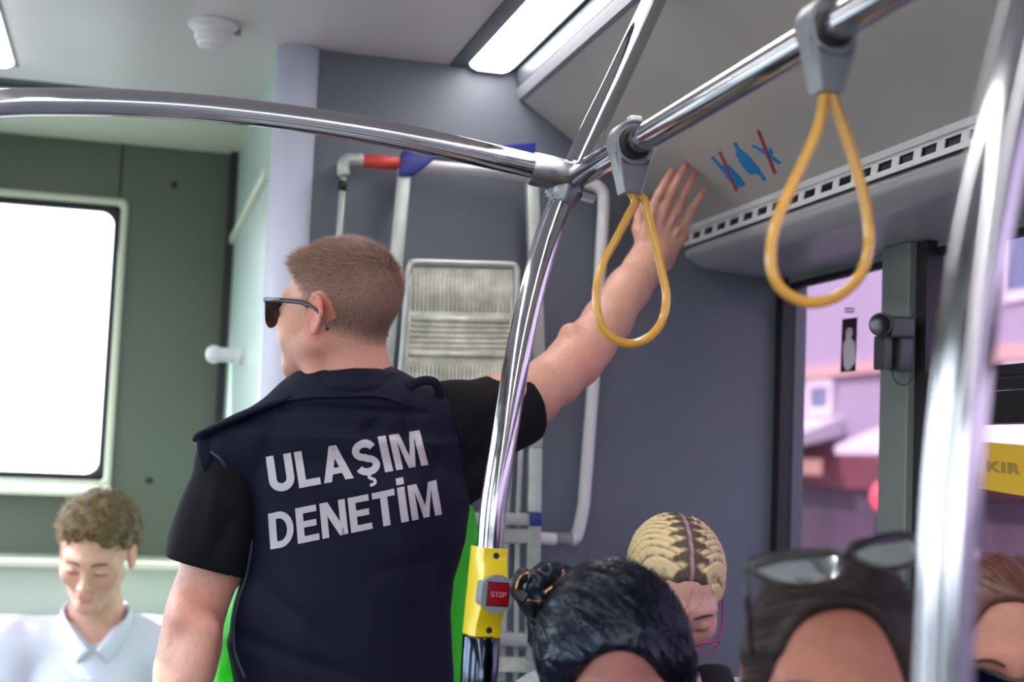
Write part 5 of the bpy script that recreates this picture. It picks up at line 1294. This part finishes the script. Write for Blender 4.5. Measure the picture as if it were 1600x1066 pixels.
# spans (1165,895)..(1435,835)
ga = Q(1166, 893, 1.205); gb = Q(1432, 845, 1.185); gm = Q(1310, 868, 1.150); ydir = np.array([0, -1, 0.])
def bro(u, w, dy=0):   # along the front bar, w up
    c_ = ga+(gb-ga)*u; w = w*1.35; up = np.array([-.02, .95, .62]); up = up/np.linalg.norm(up); bow = -.030*(1-(2*u-1)**2); return c_+up*w+np.array([0, bow+dy, 0])
sgl = obj('sunglasses', tube(catmull([bro(0, .002), bro(.15, .008), bro(.35, .010), bro(.5, .006), bro(.65, .010), bro(.85, .010), bro(1, .004)], 5), .0034, 10), 'frame', T, label='glossy dark sunglasses worn on top of the hair')
for (u0, u1) in ((.03, .46), (.54, .97)):
    ol = [bro(u0+(u1-u0)*a_, w_) for a_, w_ in [(0, .010), (.3, .014), (.7, .014), (1, .008), (.97, -.008), (.75, -.018), (.35, -.018), (.05, -.006)]]
    obj('lens', (ol+[p_+np.array([0, .003, 0]) for p_ in ol], [tuple(range(8)), tuple(range(15, 7, -1))]+[(i, (i+1) % 8, 8+(i+1) % 8, 8+i) for i in range(8)]), 'lensgloss', sgl, smooth=False)
    obj('rim', tube(catmull(ol, 4, True), .0026, 8, closed=True), 'frame', sgl)
obj('temple_arm', tube(catmull([ga+np.array([.0, 0, 0]), Q(1168, 930, 1.18), Q(1172, 975, 1.20), Q(1176, 1020, 1.24)], 5), .0028, 8), 'frame', sgl)
obj('temple_arm', tube(catmull([gb, Q(1440, 872, 1.18), Q(1447, 910, 1.21), Q(1440, 960, 1.26)], 5), .0028, 8), 'frame', sgl)

# ---- auburn woman at the edge
A = frame(180-29, 5, 0); hc = P(1575, 1036, 1.54)
T, vb_, hl_, base, rt, fw = seated('auburn haired woman in dark sunglasses at the right edge behind the pole', hc, A, 'navycloth', 180-25, h=.007, skin=(190, 128, 110), name_shirt='top')  # darkened skin colour carries the shade on her face
HCr, Ar = hc.copy(), A.copy()
def hb(vh):
    vh.frame(Ar, HCr); vh.ell((0, -.014, .038), (.084, .108, .088), .01); vh.ell((0, -.05, -.02), (.086, .07, .12), .04)
    vh.ell((0, .105, .0), (.070, .075, .103), .010, 's'); vh.ell((0, .10, -.10), (.10, .09, .09), .01, 's')
vh, vq, ho = hairshell(T, hc-.2, hc+.2, hb, 'hairred', .005, lambda g: fbm(g*np.array([60, 20, 20], np.float32), 6, 2)*.004)
ribbons(T, vh, vq, 1800, lambda p, n: np.stack([0*p[:, 0], 0*p[:, 0]+1, 0*p[:, 0]+.1], 1), .05, .0012, 'hairred', segs=6, lift=.004, keep=kp(HCr, Ar, (0, .103, 0), (.070, .075, .094)), rgb=(104, 58, 44))
sgr = obj('sunglasses', tube(catmull([hl_(-.072, .094, .012), hl_(-.04, .108, .012), hl_(-.012, .113, .004), hl_(.012, .113, .004), hl_(.04, .108, .012), hl_(.072, .094, .012)], 5), .0036, 10), 'frame', T, label='dark sunglasses')
for s in (-1, 1):
    lp = [hl_(s*x, y, z) for x, y, z in [(.070, .096, .013), (.066, .098, -.010), (.050, .105, -.024), (.030, .110, -.024), (.014, .113, -.010), (.012, .113, .004), (.035, .110, .013)]]
    obj('lens', (lp+[p_-Ar@np.array([0, .003, 0]) for p_ in lp], [tuple(range(7)), tuple(range(13, 6, -1))]+[(i, (i+1) % 7, 7+(i+1) % 7, 7+i) for i in range(7)]), 'lensdark', sgr, smooth=False)
    obj('rim', tube(catmull(lp, 5, True), .003, 8, closed=True), 'frame', sgr)
    obj('temple_arm', tube(catmull([hl_(s*.072, .094, .010), hl_(s*.082, .04, .008), hl_(s*.086, -.01, .0)], 5), .003, 8), 'frame', sgr)
